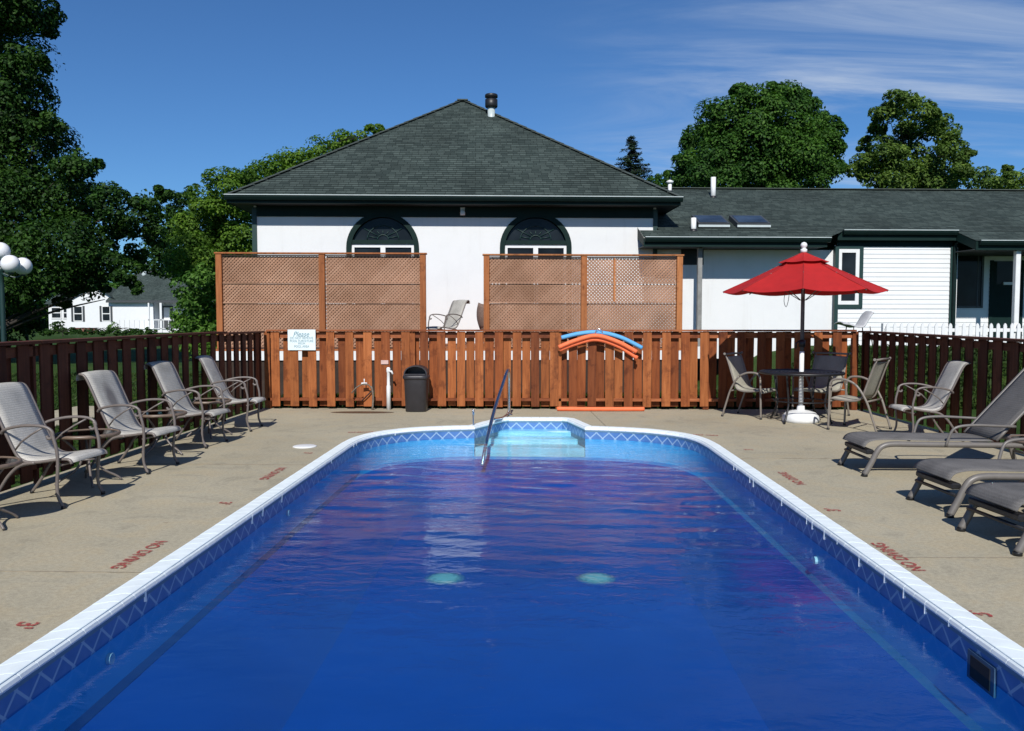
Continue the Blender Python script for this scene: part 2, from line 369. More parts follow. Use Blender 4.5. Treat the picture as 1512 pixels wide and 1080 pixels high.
def glass(name, c=(.012, .016, .020), rough=.05):
    m, nt, b = new_mat(name)
    n = N(nt, 'ShaderNodeTexNoise', Scale=2.0, Detail=2.0); nt.links.new(coords(nt), n.inputs['Vector'])
    nt.links.new(ramp(nt, n.outputs['Fac'], [(.3, tuple(x * .6 for x in c)), (.7, tuple(x * 1.6 for x in c))]), b.inputs['Base Color'])
    b.inputs['Roughness'].default_value = rough; b.inputs['IOR'].default_value = 1.22
    return m
M['glass'] = glass('window_glass')
M['skyglass'] = glass('skylight_glass', (.03, .045, .07), .03)
def table_glass():
    m, nt, b = new_mat('smoked_table_glass'); nt.nodes.remove(b)
    fr = N(nt, 'ShaderNodeFresnel', IOR=1.5)
    n = N(nt, 'ShaderNodeTexNoise', Scale=70.0, Detail=1.0); nt.links.new(coords(nt), n.inputs['Vector'])
    bp = N(nt, 'ShaderNodeBump', Strength=.2, Distance=.002); nt.links.new(n.outputs['Fac'], bp.inputs['Height'])
    tr = nt.nodes.new('ShaderNodeBsdfTransparent'); tr.inputs[0].default_value = (.26, .215, .18, 1)
    gl = N(nt, 'ShaderNodeBsdfGlossy', Roughness=.08); nt.links.new(bp.outputs[0], gl.inputs['Normal'])
    mx = nt.nodes.new('ShaderNodeMixShader'); nt.links.new(fr.outputs[0], mx.inputs[0]); nt.links.new(tr.outputs[0], mx.inputs[1]); nt.links.new(gl.outputs[0], mx.inputs[2])
    nt.links.new(mx.outputs[0], nt.nodes['Material Output'].inputs[0])
    return m
M['tglass'] = table_glass()
def worn_paint():
    m, nt, b = new_mat('worn_red_deck_paint')
    n = N(nt, 'ShaderNodeTexNoise', Scale=60.0, Detail=6.0, Roughness=.75); nt.links.new(coords(nt, rand=True), n.inputs['Vector'])
    b.inputs['Base Color'].default_value = (.36, .045, .040, 1); b.inputs['Roughness'].default_value = .85
    fac = ramp(nt, n.outputs['Fac'], [(.40, (.15, .15, .15)), (.52, (.9, .9, .9))])
    tr = nt.nodes.new('ShaderNodeBsdfTransparent'); mx = nt.nodes.new('ShaderNodeMixShader')
    nt.links.new(fac, mx.inputs[0]); nt.links.new(tr.outputs[0], mx.inputs[1]); nt.links.new(b.outputs[0], mx.inputs[2])
    nt.links.new(mx.outputs[0], nt.nodes['Material Output'].inputs[0])
    return m
M['paint'] = worn_paint()
def stain():
    m, nt, b = new_mat('damp_rust_stain')
    b.inputs['Base Color'].default_value = (.10, .055, .030, 1); b.inputs['Roughness'].default_value = .5
    uv = nt.nodes.new('ShaderNodeTexCoord'); g = N(nt, 'ShaderNodeTexGradient', gradient_type='SPHERICAL')
    nt.links.new(uv.outputs['Object'], g.inputs[0])
    n = N(nt, 'ShaderNodeTexNoise', Scale=7.0, Detail=5.0); nt.links.new(uv.outputs['Object'], n.inputs['Vector'])
    a = nt.nodes.new('ShaderNodeMath'); a.operation = 'MULTIPLY'; nt.links.new(g.outputs['Fac'], a.inputs[0]); nt.links.new(n.outputs['Fac'], a.inputs[1])
    fac = ramp(nt, a.outputs[0], [(.05, (0, 0, 0)), (.28, (.8, .8, .8))])
    tr = nt.nodes.new('ShaderNodeBsdfTransparent'); mx = nt.nodes.new('ShaderNodeMixShader')
    nt.links.new(fac, mx.inputs[0]); nt.links.new(tr.outputs[0], mx.inputs[1]); nt.links.new(b.outputs[0], mx.inputs[2])
    nt.links.new(mx.outputs[0], nt.nodes['Material Output'].inputs[0])
    return m
M['stain'] = stain()
def drain():
    m, nt, b = new_mat('pale_mottled_drain'); b.inputs['Base Color'].default_value = (.26, .46, .47, 1)
    uv = nt.nodes.new('ShaderNodeTexCoord'); mp_ = nt.nodes.new('ShaderNodeMapping'); nt.links.new(uv.outputs['Object'], mp_.inputs[0]); mp_.inputs['Scale'].default_value = (5.3, 5.3, 5.3)
    g = N(nt, 'ShaderNodeTexGradient', gradient_type='SPHERICAL'); nt.links.new(mp_.outputs[0], g.inputs[0])
    n = N(nt, 'ShaderNodeTexNoise', Scale=38.0, Detail=4.0, Roughness=.7); nt.links.new(uv.outputs['Object'], n.inputs['Vector'])
    a = nt.nodes.new('ShaderNodeMath'); a.operation = 'MULTIPLY'; nt.links.new(g.outputs['Fac'], a.inputs[0]); nt.links.new(n.outputs['Fac'], a.inputs[1])
    fac = ramp(nt, a.outputs[0], [(.02, (0, 0, 0)), (.28, (.9, .9, .9))])
    tr = nt.nodes.new('ShaderNodeBsdfTransparent'); mx = nt.nodes.new('ShaderNodeMixShader')
    nt.links.new(fac, mx.inputs[0]); nt.links.new(tr.outputs[0], mx.inputs[1]); nt.links.new(b.outputs[0], mx.inputs[2]); nt.links.new(mx.outputs[0], nt.nodes['Material Output'].inputs[0])
    return m
M['drain'] = drain()

# ------------------------------------------------------------------ object helpers
def tag(o, label=None, cat=None, group=None, kind=None):
    if label: o['label'] = label
    if cat: o['category'] = cat
    if group: o['group'] = group
    if kind: o['kind'] = kind
    return o
def thing(name, label, cat, org=(0, 0, 0), group=None, frame=None, kind=None):
    """Empty at the thing's base. org in the construction frame; frame 'H' = the motel frame"""
    o = bpy.data.objects.new(name, None); COL.objects.link(o); o.empty_display_size = .2
    p = Vector(org)
    if frame == 'H': o.location = HO + HM @ p; o.rotation_euler = (0, 0, HA)
    else: o.location = p
    ORG[o.name] = p
    return tag(o, label, cat, group, kind)
ORG = {}
class MB:
    def __init__(s): s.v = []; s.f = []; s.uv = []; s.sm = []
    def add(s, vs, fs, uvs=None, smooth=False):
        k = len(s.v); s.v += [tuple(p) for p in vs]; s.f += [tuple(k + i for i in f) for f in fs]
        s.uv += uvs if uvs else [None] * len(fs); s.sm += [smooth] * len(fs); return s
    def box(s, x0, x1, y0, y1, z0, z1, ch=0.0):
        if ch <= 0:
            vs = [(x, y, z) for z in (z0, z1) for y in (y0, y1) for x in (x0, x1)]
            return s.add(vs, [(0, 2, 3, 1), (4, 5, 7, 6), (0, 1, 5, 4), (1, 3, 7, 5), (3, 2, 6, 7), (2, 0, 4, 6)])
        bm = bmesh.new(); bmesh.ops.create_cube(bm, size=1)
        for v in bm.verts:
            v.co = Vector(((x0 + x1) / 2 + v.co.x * (x1 - x0), (y0 + y1) / 2 + v.co.y * (y1 - y0), (z0 + z1) / 2 + v.co.z * (z1 - z0)))
        bmesh.ops.bevel(bm, geom=bm.edges[:], offset=ch, segments=1, affect='EDGES')
        vs = [v.co.copy() for v in bm.verts]; bm.verts.index_update()
        fs = [tuple(v.index for v in f.verts) for f in bm.faces]; bm.free()
        return s.add(vs, fs)
    def bar(s, a, b, wd, th, up=(0, 0, 1)):
        a, b = Vector(a), Vector(b); d = (b - a).normalized(); u = Vector(up); sd_ = d.cross(u).normalized(); u = sd_.cross(d)
        q = [(-1, -1), (1, -1), (1, 1), (-1, 1)]
        vs = [p + sd_ * (i * wd / 2) + u * (j * th / 2) for p in (a, b) for i, j in q]
        return s.add(vs, [(3, 2, 1, 0), (4, 5, 6, 7), (0, 1, 5, 4), (1, 2, 6, 5), (2, 3, 7, 6), (3, 0, 4, 7)])
    def tube(s, pts, r, seg=8, closed=False):
        pts = [Vector(p) for p in pts]; n = len(pts)
        rs = r if isinstance(r, (list, tuple)) else [r] * n
        vs = []; prev = None
        for i, p in enumerate(pts):
            a = pts[(i - 1) % n] if (i > 0 or closed) else p; b = pts[(i + 1) % n] if (i < n - 1 or closed) else p
            t = (b - a).normalized()
            if prev is None:
                u = Vector((0, 0, 1)) if abs(t.z) < .9 else Vector((1, 0, 0))
                prev = (u - t * u.dot(t)).normalized()
            prev = (prev - t * prev.dot(t)).normalized(); q = t.cross(prev)
            for k in range(seg):
                an = 2 * math.pi * k / seg; vs.append(p + (prev * math.cos(an) + q * math.sin(an)) * rs[i])
        fs = []
        for i in range(n if closed else n - 1):
            j = (i + 1) % n
            for k in range(seg):
                k2 = (k + 1) % seg; fs.append((i * seg + k, i * seg + k2, j * seg + k2, j * seg + k))
        s.add(vs, fs, smooth=True)
        if not closed:
            m = len(s.v) - len(vs)
            s.f += [tuple(m + k for k in reversed(range(seg))), tuple(m + (n - 1) * seg + k for k in range(seg))]
            s.uv += [None, None]; s.sm += [False, False]
        return s
    def lathe(s, prof, seg=20, c=(0, 0, 0), smooth=True, sq=None):
        vs = []; cx, cy, cz = c
        for r, z in prof:
            for k in range(seg):
                a = 2 * math.pi * (k + .5) / seg; x, y = math.cos(a), math.sin(a)
                if sq:                         # superellipse for boxy round shapes
                    e = (abs(x) ** sq + abs(y) ** sq) ** (-1 / sq); x *= e; y *= e
                vs.append((cx + x * r, cy + y * r, cz + z))
        fs = [(i * seg + k, i * seg + (k + 1) % seg, (i + 1) * seg + (k + 1) % seg, (i + 1) * seg + k) for i in range(len(prof) - 1) for k in range(seg)]
        s.add(vs, fs, smooth=smooth); m = len(s.v) - len(vs)
        s.f += [tuple(m + k for k in reversed(range(seg))), tuple(m + (len(prof) - 1) * seg + k for k in range(seg))]
        s.uv += [None, None]; s.sm += [False, False]
        return s
    def sheet(s, path, half, th, axis=(0, 1, 0), nw=6, sag=0.0):
        """cloth of thickness th along path (list of points), half width along axis"""
        ax = Vector(axis); P = [Vector(p) for p in path]; n = len(P); rows = []
        for side_ in (0, 1):
            for i, p in enumerate(P):
                t = (P[min(i + 1, n - 1)] - P[max(i - 1, 0)]).normalized(); nn = ax.cross(t).normalized()
                for k in range(nw + 1):
                    q = k / nw * 2 - 1
                    rows.append(p + ax * (half * q) + nn * ((-th if side_ else 0) - sag * (1 - q * q)))
        W = nw + 1; o = n * W; fs = []
        for i in range(n - 1):
            for k in range(nw):
                a = i * W + k; fs.append((a, a + 1, a + W + 1, a + W)); fs.append((o + a, o + a + W, o + a + W + 1, o + a + 1))
        for i in range(n - 1):
            a = i * W; fs.append((a, a + W, o + a + W, o + a)); a += nw; fs.append((a, o + a, o + a + W, a + W))
        for k in range(nw):
            fs.append((k, o + k, o + k + 1, k + 1)); a = (n - 1) * W + k; fs.append((a, a + 1, o + a + 1, o + a))
        return s.add(rows, fs, smooth=True)
    def fill(s, loops, plane, flip=False, uv=None):
        """flat polygon with holes; plane maps 2D to 3D"""
        l3 = [[Vector((x, y, 0)) for x, y in l] for l in loops]
        tris = tessellate_polygon(l3); flat = [p for l in loops for p in l]
        vs = [plane(*p) for p in flat]
        fs = []
        for t in tris:
            a, b_, c = [Vector((*flat[i], 0)) for i in t]
            if ((b_ - a).cross(c - a)).z < 0: t = (t[0], t[2], t[1])
            fs.append(tuple(reversed(t)) if flip else tuple(t))
        return s.add(vs, fs)
    def build(s, name, mat, parent=None, smooth=None, kind=None, label=None, org=None, bevel=0):
        o_ = Vector(org) if org is not None else (ORG.get(parent.name, Vector()) if parent else Vector())
        me = bpy.data.meshes.new(name)
        me.from_pydata([tuple(Vector(p) - o_) for p in s.v], [], s.f)
        if any(u is not None for u in s.uv):
            ul = me.uv_layers.new(name='UVMap'); k = 0
            for f, u in zip(s.f, s.uv):
                for i in range(len(f)):
                    if u is not None: ul.data[k].uv = u[i]
                    k += 1
        me.polygons.foreach_set('use_smooth', [bool(x) if smooth is None else smooth for x in s.sm])
        me.materials.append(mat if not isinstance(mat, str) else M[mat])
        me.validate()
        o = bpy.data.objects.new(name, me); COL.objects.link(o)
        if parent: o.parent = parent; ORG[o.name] = o_
        elif org is not None: o.location = o_; ORG[o.name] = o_
        if kind: o['kind'] = kind
        if label: o['label'] = label
        return o
def cat(pts, n=6, closed=False):
    """smooth curve through points"""
    P = [Vector(p) for p in pts]; out = []; m = len(P)
    rng_ = range(m if closed else m - 1)
    for i in rng_:
        if closed: p0, p1, p2, p3 = P[(i - 1) % m], P[i], P[(i + 1) % m], P[(i + 2) % m]
        else: p0, p1, p2, p3 = P[max(i - 1, 0)], P[i], P[i + 1], P[min(i + 2, m - 1)]
        for k in range(n):
            t = k / n
            out.append(.5 * ((2 * p1) + (p2 - p0) * t + (2 * p0 - 5 * p1 + 4 * p2 - p3) * t * t + (3 * p1 - p0 - 3 * p2 + p3) * t ** 3))
    if not closed: out.append(P[-1])
    return out
def inst(src, name, parent, loc, rot=(0, 0, 0), scale=(1, 1, 1)):
    """one more piece that shares the mesh of src"""
    o = bpy.data.objects.new(name, src.data); COL.objects.link(o); o.parent = parent
    o.location = loc; o.rotation_euler = rot; o.scale = scale
    return o
def piece_mesh(mb, name, mat):
    me = bpy.data.meshes.new(name); me.from_pydata([tuple(p) for p in mb.v], [], mb.f); me.polygons.foreach_set('use_smooth', mb.sm); me.materials.append(M[mat] if isinstance(mat, str) else mat); return me
def put(me, name, parent, loc, rot=(0, 0, 0), scale=(1, 1, 1)):
    o = bpy.data.objects.new(name, me); COL.objects.link(o); o.parent = parent; o.location = loc; o.rotation_euler = rot; o.scale = scale; return o
def copy_tree(o, parent=None):
    c = o.copy(); COL.objects.link(c); c.parent = parent
    for ch in list(o.children): copy_tree(ch, c)
    return c
def place(proto, first, loc, rz, label, scale=1.0):
    o = proto if first else copy_tree(proto)
    o.location = loc; o.rotation_euler = (0, 0, rz); o.scale = (scale,) * 3
    o['label'] = label
    return o

# ================================================================== POOL
YF = 13.25; XL, XR = -4.35, 5.22          # back fence and side fences
inner_main = [(-2.07, .55), (-2.07, 9.35), (-2.03, 9.80), (-1.88, 10.24), (-1.58, 10.60), (-1.17, 10.80), (-.76, 10.89)]
inner_bay = [(-.36, 11.82), (.47, 11.82)]
inner_main2 = [(.71, 10.86), (1.12, 10.76), (1.52, 10.56), (1.83, 10.22), (1.97, 9.80), (2.01, 9.35), (2.01, .55)]
def smooth_corner(pts):
    c = cat([(x, y, 0) for x, y in pts[1:]], 4)
    return [pts[0]] + [(p.x, p.y) for p in c]
im1 = smooth_corner(inner_main); im2 = [(p[0], p[1]) for p in reversed(smooth_corner(list(reversed(inner_main2))))]
bayL, bayR = im1[-1], im2[0]
bay_pts = [(-.40, 11.74), (-.33, 11.82), (.44, 11.82), (.51, 11.74)]
OUT = im1 + bay_pts + im2                   # clockwise seen from above: left side up, right side down
def resample(poly, closed=True):
    return poly
def offset_poly(P, d):
    """offset outward (d>0) of a clockwise polygon, mitred"""
    n = len(P); out = []
    for i in range(n):
        a, b_, c = Vector(P[i - 1]), Vector(P[i]), Vector(P[(i + 1) % n])
        t1 = (b_ - a).normalized(); t2 = (c - b_).normalized()
        n1_ = Vector((-t1.y, t1.x)); n2_ = Vector((-t2.y, t2.x))
        m_ = (n1_ + n2_).normalized(); k = d / max(.35, m_.dot(n1_))
        out.append((b_.x + m_.x * k, b_.y + m_.y * k))
    return out
OUTER = offset_poly(OUT, .125)
ZC = .035                                    # top of the coping above the deck
WATER = -.122

pool = thing('swimming_pool', 'large blue pool with white coping sunk in the concrete deck', 'pool', (0, 6, 0), kind='structure')
# liner band with the printed diamonds
def strip(P, z0, z1, name, mat, closed=False, kindname=None, skip=None):
    mb = MB(); u = 0; n = len(P)
    for i in range(n if closed else n - 1):
        a, b_ = P[i], P[(i + 1) % n]; L = math.dist(a, b_)
        if not (skip and skip(i)):
            mb.add([(a[0], a[1], z0), (b_[0], b_[1], z0), (b_[0], b_[1], z1), (a[0], a[1], z1)], [(0, 1, 2, 3)], [[(u, z0), (u + L, z0), (u + L, z1), (u, z1)]])
        u += L
    return mb.build(name, mat, pool)
strip(OUT, -.130, -.030, 'liner_band', 'band', True)
strip(offset_poly(OUT, -.004), -.031, .0, 'liner_track', 'track', True)
main_poly = im1 + im2
nb = len(im1) - 1
WB = -.37  # wall foot raised to where refraction makes it appear
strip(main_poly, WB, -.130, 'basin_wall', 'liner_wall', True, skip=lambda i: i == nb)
# floor at the apparent depth, refraction put into the shape: slope then flat hopper
mb = MB()
r0 = offset_poly(main_poly, -.024); r1 = offset_poly(main_poly, -.20); r2 = offset_poly(main_poly, -.75)
n = len(r0); cv = MB()
cv.add([(x, y, WB) for x, y in main_poly] + [(x, y, WB - .035) for x, y in r0], [(i, (i + 1) % n, n + (i + 1) % n, n + i) for i in range(n)], smooth=True)
cv.build('basin_lift_strip', plain('lift_strip_blue', (.03, .22, .48), .5, .1, 2), pool)  # in-between blue strip added to lighten the wall's shadow line on the floor
rings = [[(x, y, WB - .035) for x, y in r0], [(x, y, WB - .08) for x, y in r1], [(x, y, -.72) for x, y in r2]]
vs = sum(rings, []); fs = []
for k in range(2):
    for i in range(n):
        j = (i + 1) % n; fs.append((k * n + i, k * n + j, (k + 1) * n + j, (k + 1) * n + i))
mb.add(vs, fs, smooth=True); mb.fill([r2], lambda x, y: (x, y, -.72))
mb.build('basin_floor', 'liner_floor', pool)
# moulded entry steps in the bay
mb = MB()
x0, x1 = bayL[0], bayR[0]
ys = [(11.56, 11.82, -.126), (11.24, 11.56, -.19), (10.92, 11.24, -.255)]
def bx_(Y, s_):
    t = max(0, min(1, (Y - bayL[1]) / (11.74 - bayL[1])))
    return (bayL[0] + (-.40 - bayL[0]) * t - .004) if s_ < 0 else (bayR[0] + (.51 - bayR[0]) * t + .004)
for i, (ya, yb, zt) in enumerate(ys):
    q = [(bx_(ya, -1), ya), (bx_(ya, 1), ya), (bx_(yb, 1), yb), (bx_(yb, -1), yb)]
    mb.add([(x, y, zt) for x, y in q] + [(x, y, -.60) for x, y in q], [(0, 1, 2, 3), (0, 4, 5, 1), (3, 7, 4, 0), (1, 5, 6, 2)])
st = mb.build('entry_steps', 'step_white', pool)
st['label'] = 'white moulded entry steps'
# drains and jets
for i, (px, py) in enumerate(((657, 853), (880, 853))):
    p = atz(px, py, -.712)
    b_ = MB(); b_.lathe([(.19, 0), (.19, .004), (.10, .010), (0.001, .014)], 24, (0, 0, 0)); o = b_.build('drain_cover', M['drain'], pool, org=(0, 0, 0)); o.location = Vector((p.x, p.y, -.722)) - ORG[pool.name]
for px, py, side_ in ((160, 973, -1), (424, 758, -1), (1206, 828, 1)):
    X = -2.07 if side_ < 0 else 2.01
    d = ray(px, py); t = X / d.x; y = d.y * t; z = CAMZ + d.z * t
    b_ = MB(); q = [(X - side_ * .02, y + .028 * math.cos(a), z + .028 * math.sin(a)) for a in [k * math.pi / 5 for k in range(10)]]
    b_.add(q + [(X - side_ * .001, p[1], p[2]) for p in q], [tuple(range(10))] + [(k, (k + 1) % 10, 10 + (k + 1) % 10, 10 + k) for k in range(10)])
    b_.build('return_jet', 'white', pool)
sk = MB(); yk = 3.50
sk.box(1.999, 2.008, yk + .03, yk + .25, -.185, -.055); fr = sk.build('skimmer_frame', plain('skimmer_plastic', (.045, .10, .17), .6, .2, 12), pool)
sk = MB(); sk.box(1.9955, 1.9985, yk + .06, yk + .22, -.170, -.072); o = sk.build('skimmer_mouth', 'dark', fr)
# coping blocks: follow inner/outer outline
def along(P, Q, seglen):
    """yield matching points on inner P and outer Q each seglen metres"""
    res = []; n = len(P)
    for i in range(n):
        a, b_ = Vector(P[i]), Vector(P[(i + 1) % n]); c, d = Vector(Q[i]), Vector(Q[(i + 1) % n])
        L = ((b_ - a).length + (d - c).length) / 2; k = max(1, round(L / seglen))
        if i == n - 1 : k = max(1, round(L / .4))
        for j in range(k):
            res.append((a.lerp(b_, j / k), c.lerp(d, j / k)))
    return res
SEG = along(OUT, OUTER, .122)
nseg = len(SEG)
def coping_profile(a, c):
    """cross section from outer edge up and over to the nose"""
    o_ = (c - a)
    def P(t, z): q = a + o_ * t; return (q.x, q.y, z)
    return [P(1.0, -.03), P(1.0, ZC - .010), P(.90, ZC), P(.25, ZC), P(.08, ZC - .006), P(-.04, ZC - .018), P(-.08, ZC - .034), P(-.04, ZC - .045), P(.12, ZC - .046)]
order = sorted(range(nseg), key=lambda i: (SEG[i][0].y < 2.6))
for i in range(nseg):
    a0, c0 = SEG[i]; a1, c1 = SEG[(i + 1) % nseg]
    if max(a0.y, a1.y) < 2.2: continue
    L = (a1 - a0).length; g = min(.12, .0016 / max(L, .02))
    A0, A1 = a0.lerp(a1, g), a0.lerp(a1, 1 - g); C0, C1 = c0.lerp(c1, g), c0.lerp(c1, 1 - g)
    M0, M1 = a0.lerp(a1, g * 3.5), a0.lerp(a1, 1 - g * 3.5); D0, D1 = c0.lerp(c1, g * 3.5), c0.lerp(c1, 1 - g * 3.5)
    jz = rnd.uniform(-.0008, .0008)
    pr = [[(x, y, z - (.0009 if q in (0, 3) else 0) + jz) for x, y, z in coping_profile(*ac)] for q, ac in enumerate(((A0, C0), (M0, D0), (M1, D1), (A1, C1)))]
    K = len(pr[0]); vs = sum(pr, []); fs = []
    for q in range(3):
        for k in range(K - 1): fs.append((q * K + k, q * K + k + 1, (q + 1) * K + k + 1, (q + 1) * K + k))
    fs += [tuple(reversed(range(K))), tuple(range(3 * K, 4 * K))]
    mb = MB(); mb.add(vs, fs); cxy = ((A0 + C1) / 2)
    o = mb.build('coping_block', 'coping', pool); 
# grout bed below the blocks
mb = MB(); n = len(OUT); a_ = offset_poly(OUT, .004); c_ = offset_poly(OUT, .118)
vs = [(x, y, ZC - .007) for x, y in a_] + [(x, y, ZC - .007) for x, y in c_] + [(x, y, -.03) for x, y in a_] + [(x, y, -.03) for x, y in c_]
fs = []
for i in range(n):
    j = (i + 1) % n
    fs += [(i, n + i, n + j, j), (i, j, 2 * n + j, 2 * n + i)]
mb.add(vs, fs); mb.build('coping_bed', 'joint', pool)
# pale drips of grout hanging over the inner lip
mb = MB()
for i in range(nseg):
    a, c = SEG[i]
    if a.y < 2.2 or abs(a.x) < 1.6 or rnd.random() > .17: continue
    t = (SEG[(i + 1) % nseg][0] - SEG[i][0]).normalized(); nn = (c - a).normalized()
    p = a - nn * .012; wd = rnd.uniform(.002, .004); lo = rnd.uniform(-.018, -.062)
    mb.add([(p.x - t.x * wd, p.y - t.y * wd, ZC - .03), (p.x + t.x * wd, p.y + t.y * wd, ZC - .03), (p.x + t.x * wd * .5, p.y + t.y * wd * .5, lo), (p.x - t.x * wd * .5, p.y - t.y * wd * .5, lo),
            (a.x - t.x * wd, a.y - t.y * wd, ZC - .03), (a.x + t.x * wd, a.y + t.y * wd, ZC - .03), (a.x + t.x * wd * .5, a.y + t.y * wd * .5, lo), (a.x - t.x * wd * .5, a.y - t.y * wd * .5, lo)],
           [(0, 1, 2, 3), (4, 7, 6, 5), (0, 3, 7, 4), (1, 5, 6, 2), (2, 6, 7, 3), (0, 4, 5, 1)])
mb.build('grout_drips', 'coping', pool, kind='stuff')

# water: a gently rippled sheet
def inside(x, y, P):
    c = False; n = len(P)
    for i in range(n):
        (xa, ya), (xb, yb) = P[i], P[(i + 1) % n]
        if (ya > y) != (yb > y) and x < (xb - xa) * (y - ya) / (yb - ya) + xa: c = not c
    return c
OUTW = offset_poly(OUT, .03)
nx, ny = 110, 420
xs = np.linspace(-2.12, 2.06, nx); ysn = np.linspace(.5, 11.9, ny)
def sstep_(a, b, v): t = max(0, min(1, (v - a) / (b - a))); return t * t * (3 - 2 * t)
def wave(x, y):
    amp = .22 + 1.2 * sstep_(4.6, 7.2, y) - .45 * sstep_(8.5, 10.5, y)
    patch = .55 + .9 * max(0, mnoise.noise(Vector((x * .55 + 3, y * .45, 1.7))) + .25)
    h = 0.0
    h += .0040 * mnoise.noise(Vector((x * 1.1, y * 2.6, .3)))
    h += .0115 * mnoise.noise(Vector((x * 2.0 + 9 + y * .4, y * 5.6 + .5 * math.sin(x * 1.3), 1.3)))
    h += .0013 * mnoise.noise(Vector((x * 6.5 + 5, y * 13.0, 4.3)))
    return h * amp * patch
vs = [(x, y, WATER + wave(x, y)) for y in ysn for x in xs]
fs = []
for j in range(ny - 1):
    for i in range(nx - 1):
        cx_, cy_ = (xs[i] + xs[i + 1]) / 2, (ysn[j] + ysn[j + 1]) / 2
        if (abs(cx_) < 1.4 and cy_ < 10.3) or inside(cx_, cy_, OUTW): fs.append((j * nx + i, j * nx + i + 1, (j + 1) * nx + i + 1, (j + 1) * nx + i))
mb = MB(); mb.add(vs, fs, smooth=True)
wo = mb.build('water', 'water'); tag(wo, 'rippled deep blue pool water reflecting the fence', None, None, 'structure')

# ================================================================== DECK AND GROUND
mb = MB()
dk = [(XL - .12, -4), (XR + .12, -4), (XR + .12, YF + .12), (XL - .12, YF + .12)]
mb.fill([dk, offset_poly(OUT, .11)], lambda x, y: (x, y, 0))
n = 4
for i in range(4):
    a, b_ = dk[i], dk[(i + 1) % 4]; mb.add([(a[0], a[1], 0), (b_[0], b_[1], 0), (b_[0], b_[1], -.12), (a[0], a[1], -.12)], [(0, 3, 2, 1)])
tag(mb.build('pool_deck', 'concrete'), 'tan sand-textured concrete deck round the pool', None, None, 'structure')
def sstep(a, b_, v): t = max(0, min(1, (v - a) / (b_ - a))); return t * t * (3 - 2 * t)
def gz(x, y):
    z = -.03 + .87 * sstep(13.9, 16.2, y) * sstep(4.2, 5.8, x) * (1 - sstep(60, 90, y))
    return z
gxs = [-700, -300, -150, -90, -60, -40, -30, -22, -16, -12, -9, -8, -7, -6.5, -6, -5.5, -5.2, XL - .12, -3, -1.5, 0, 1.5, 3, 4.2, XR + .12, 6.5, 8, 10, 13, 17, 22, 30, 45, 70, 120, 300, 700]
gys = [-300, -60, -20, -8, -4, -2, 1, 4, 7, 10, 12, YF + .12, 13.7, 14.0, 14.3, 14.6, 14.9, 15.2, 15.6, 16, 16.4, 17, 19, 22, 28, 36, 50, 60, 70, 80, 92, 110, 160, 260, 500, 900]
vs = [(x, y, gz(x, y)) for y in gys for x in gxs]; fs = []; W_ = len(gxs)
for j in range(len(gys) - 1):
    for i in range(W_ - 1):
        if gxs[i] >= XL - .13 and gxs[i + 1] <= XR + .13 and gys[j] >= -4 and gys[j + 1] <= YF + .13: continue
        fs.append((j * W_ + i, j * W_ + i + 1, (j + 1) * W_ + i + 1, (j + 1) * W_ + i))
mb = MB(); mb.add(vs, fs, smooth=True)
tag(mb.build('ground', 'lawn'), 'green lawn beyond the pool fences', None, None, 'structure')
# pale path beside the left fence
mb = MB(); 
for k in range(8):
    y0_ = 4.0 + k * 1.2; mb.box(-7.6, -6.5, y0_, y0_ + 1.19, -.06, .004, .01)
tag(mb.build('path', 'concrete'), 'pale concrete path on the lawn left of the pool', None, None, 'structure')

# stain near the spigot
p = atz(535, 609, .004); mb = MB(); mb.add([(.50 * math.cos(a), .14 * math.sin(a) , 0) for a in [k * math.pi / 12 for k in range(24)]], [tuple(range(24))])
so = mb.build('damp_patch', 'stain'); so.location = p; so['kind'] = 'structure'; so['label'] = 'rusty damp stain on the deck below the spigot'

for i, (p0, p1) in enumerate((((1.02, 10.93), (.92, YF + .05)), ((-2.2, 8.1), (XL - .05, 8.14)), ((2.14, 8.6), (XR + .05, 8.66)), ((-2.2, 4.6), (XL - .05, 4.62)), ((2.14, 5.0), (XR + .05, 5.06)))):
    mb = MB(); mb.bar((*p0, .0015), (*p1, .0015), .007, .005); tag(mb.build('deck_joint', plain('joint_dirt', (.22, .19, .14), .95, .4, 9) if i == 0 else MATJ), 'thin control joint cut across the concrete deck', None, None, 'structure')
    if i == 0: MATJ = bpy.data.materials['joint_dirt']
# ------------------------------------------------------------------ painted markings
def text_mesh(txt, size, font=None, ext=0.0, align='CENTER', off_=0.0):
    c = bpy.data.curves.new('t', 'FONT'); c.body = txt; c.size = size; c.align_x = align; c.align_y = 'CENTER'; c.extrude = ext
    c.resolution_u = 3; c.offset = off_
    o = bpy.data.objects.new('t', c); COL.objects.link(o); bpy.context.view_layer.update()
    dg = bpy.context.evaluated_depsgraph_get(); me = bpy.data.meshes.new_from_object(o.evaluated_get(dg))
    bpy.data.objects.remove(o); return me
def marking(txt, px, py, rz, size, label, wide=1.0, group=None, name='deck_marking'):
    me = text_mesh(txt, size * .74, off_=.0035); me.materials.append(M['paint']); me.name = name
    px += (9 if rz > 0 else -7) if py > 645 else 0
    o = bpy.data.objects.new(name, me); COL.objects.link(o); p = atz(px, py, .005); o.location = p; o.rotation_euler = (0, 0, rz); o.scale = (wide, 1, 1)
    tag(o, label, 'marking', 'red warnings painted on the deck'); return o
LFT, RGT = R(-90), R(90)     # readers stand on the deck and look over the pool
marking('NO DIVING', 213, 818, LFT, .155, 'red NO DIVING painted on the left deck nearest the camera')
marking('NO DIVING', 410, 699, LFT, .155, 'red NO DIVING painted on the left deck, farther from the camera')
marking('NO DIVING', 1316, 821, RGT, .155, 'red NO DIVING painted on the right deck near the sun loungers')
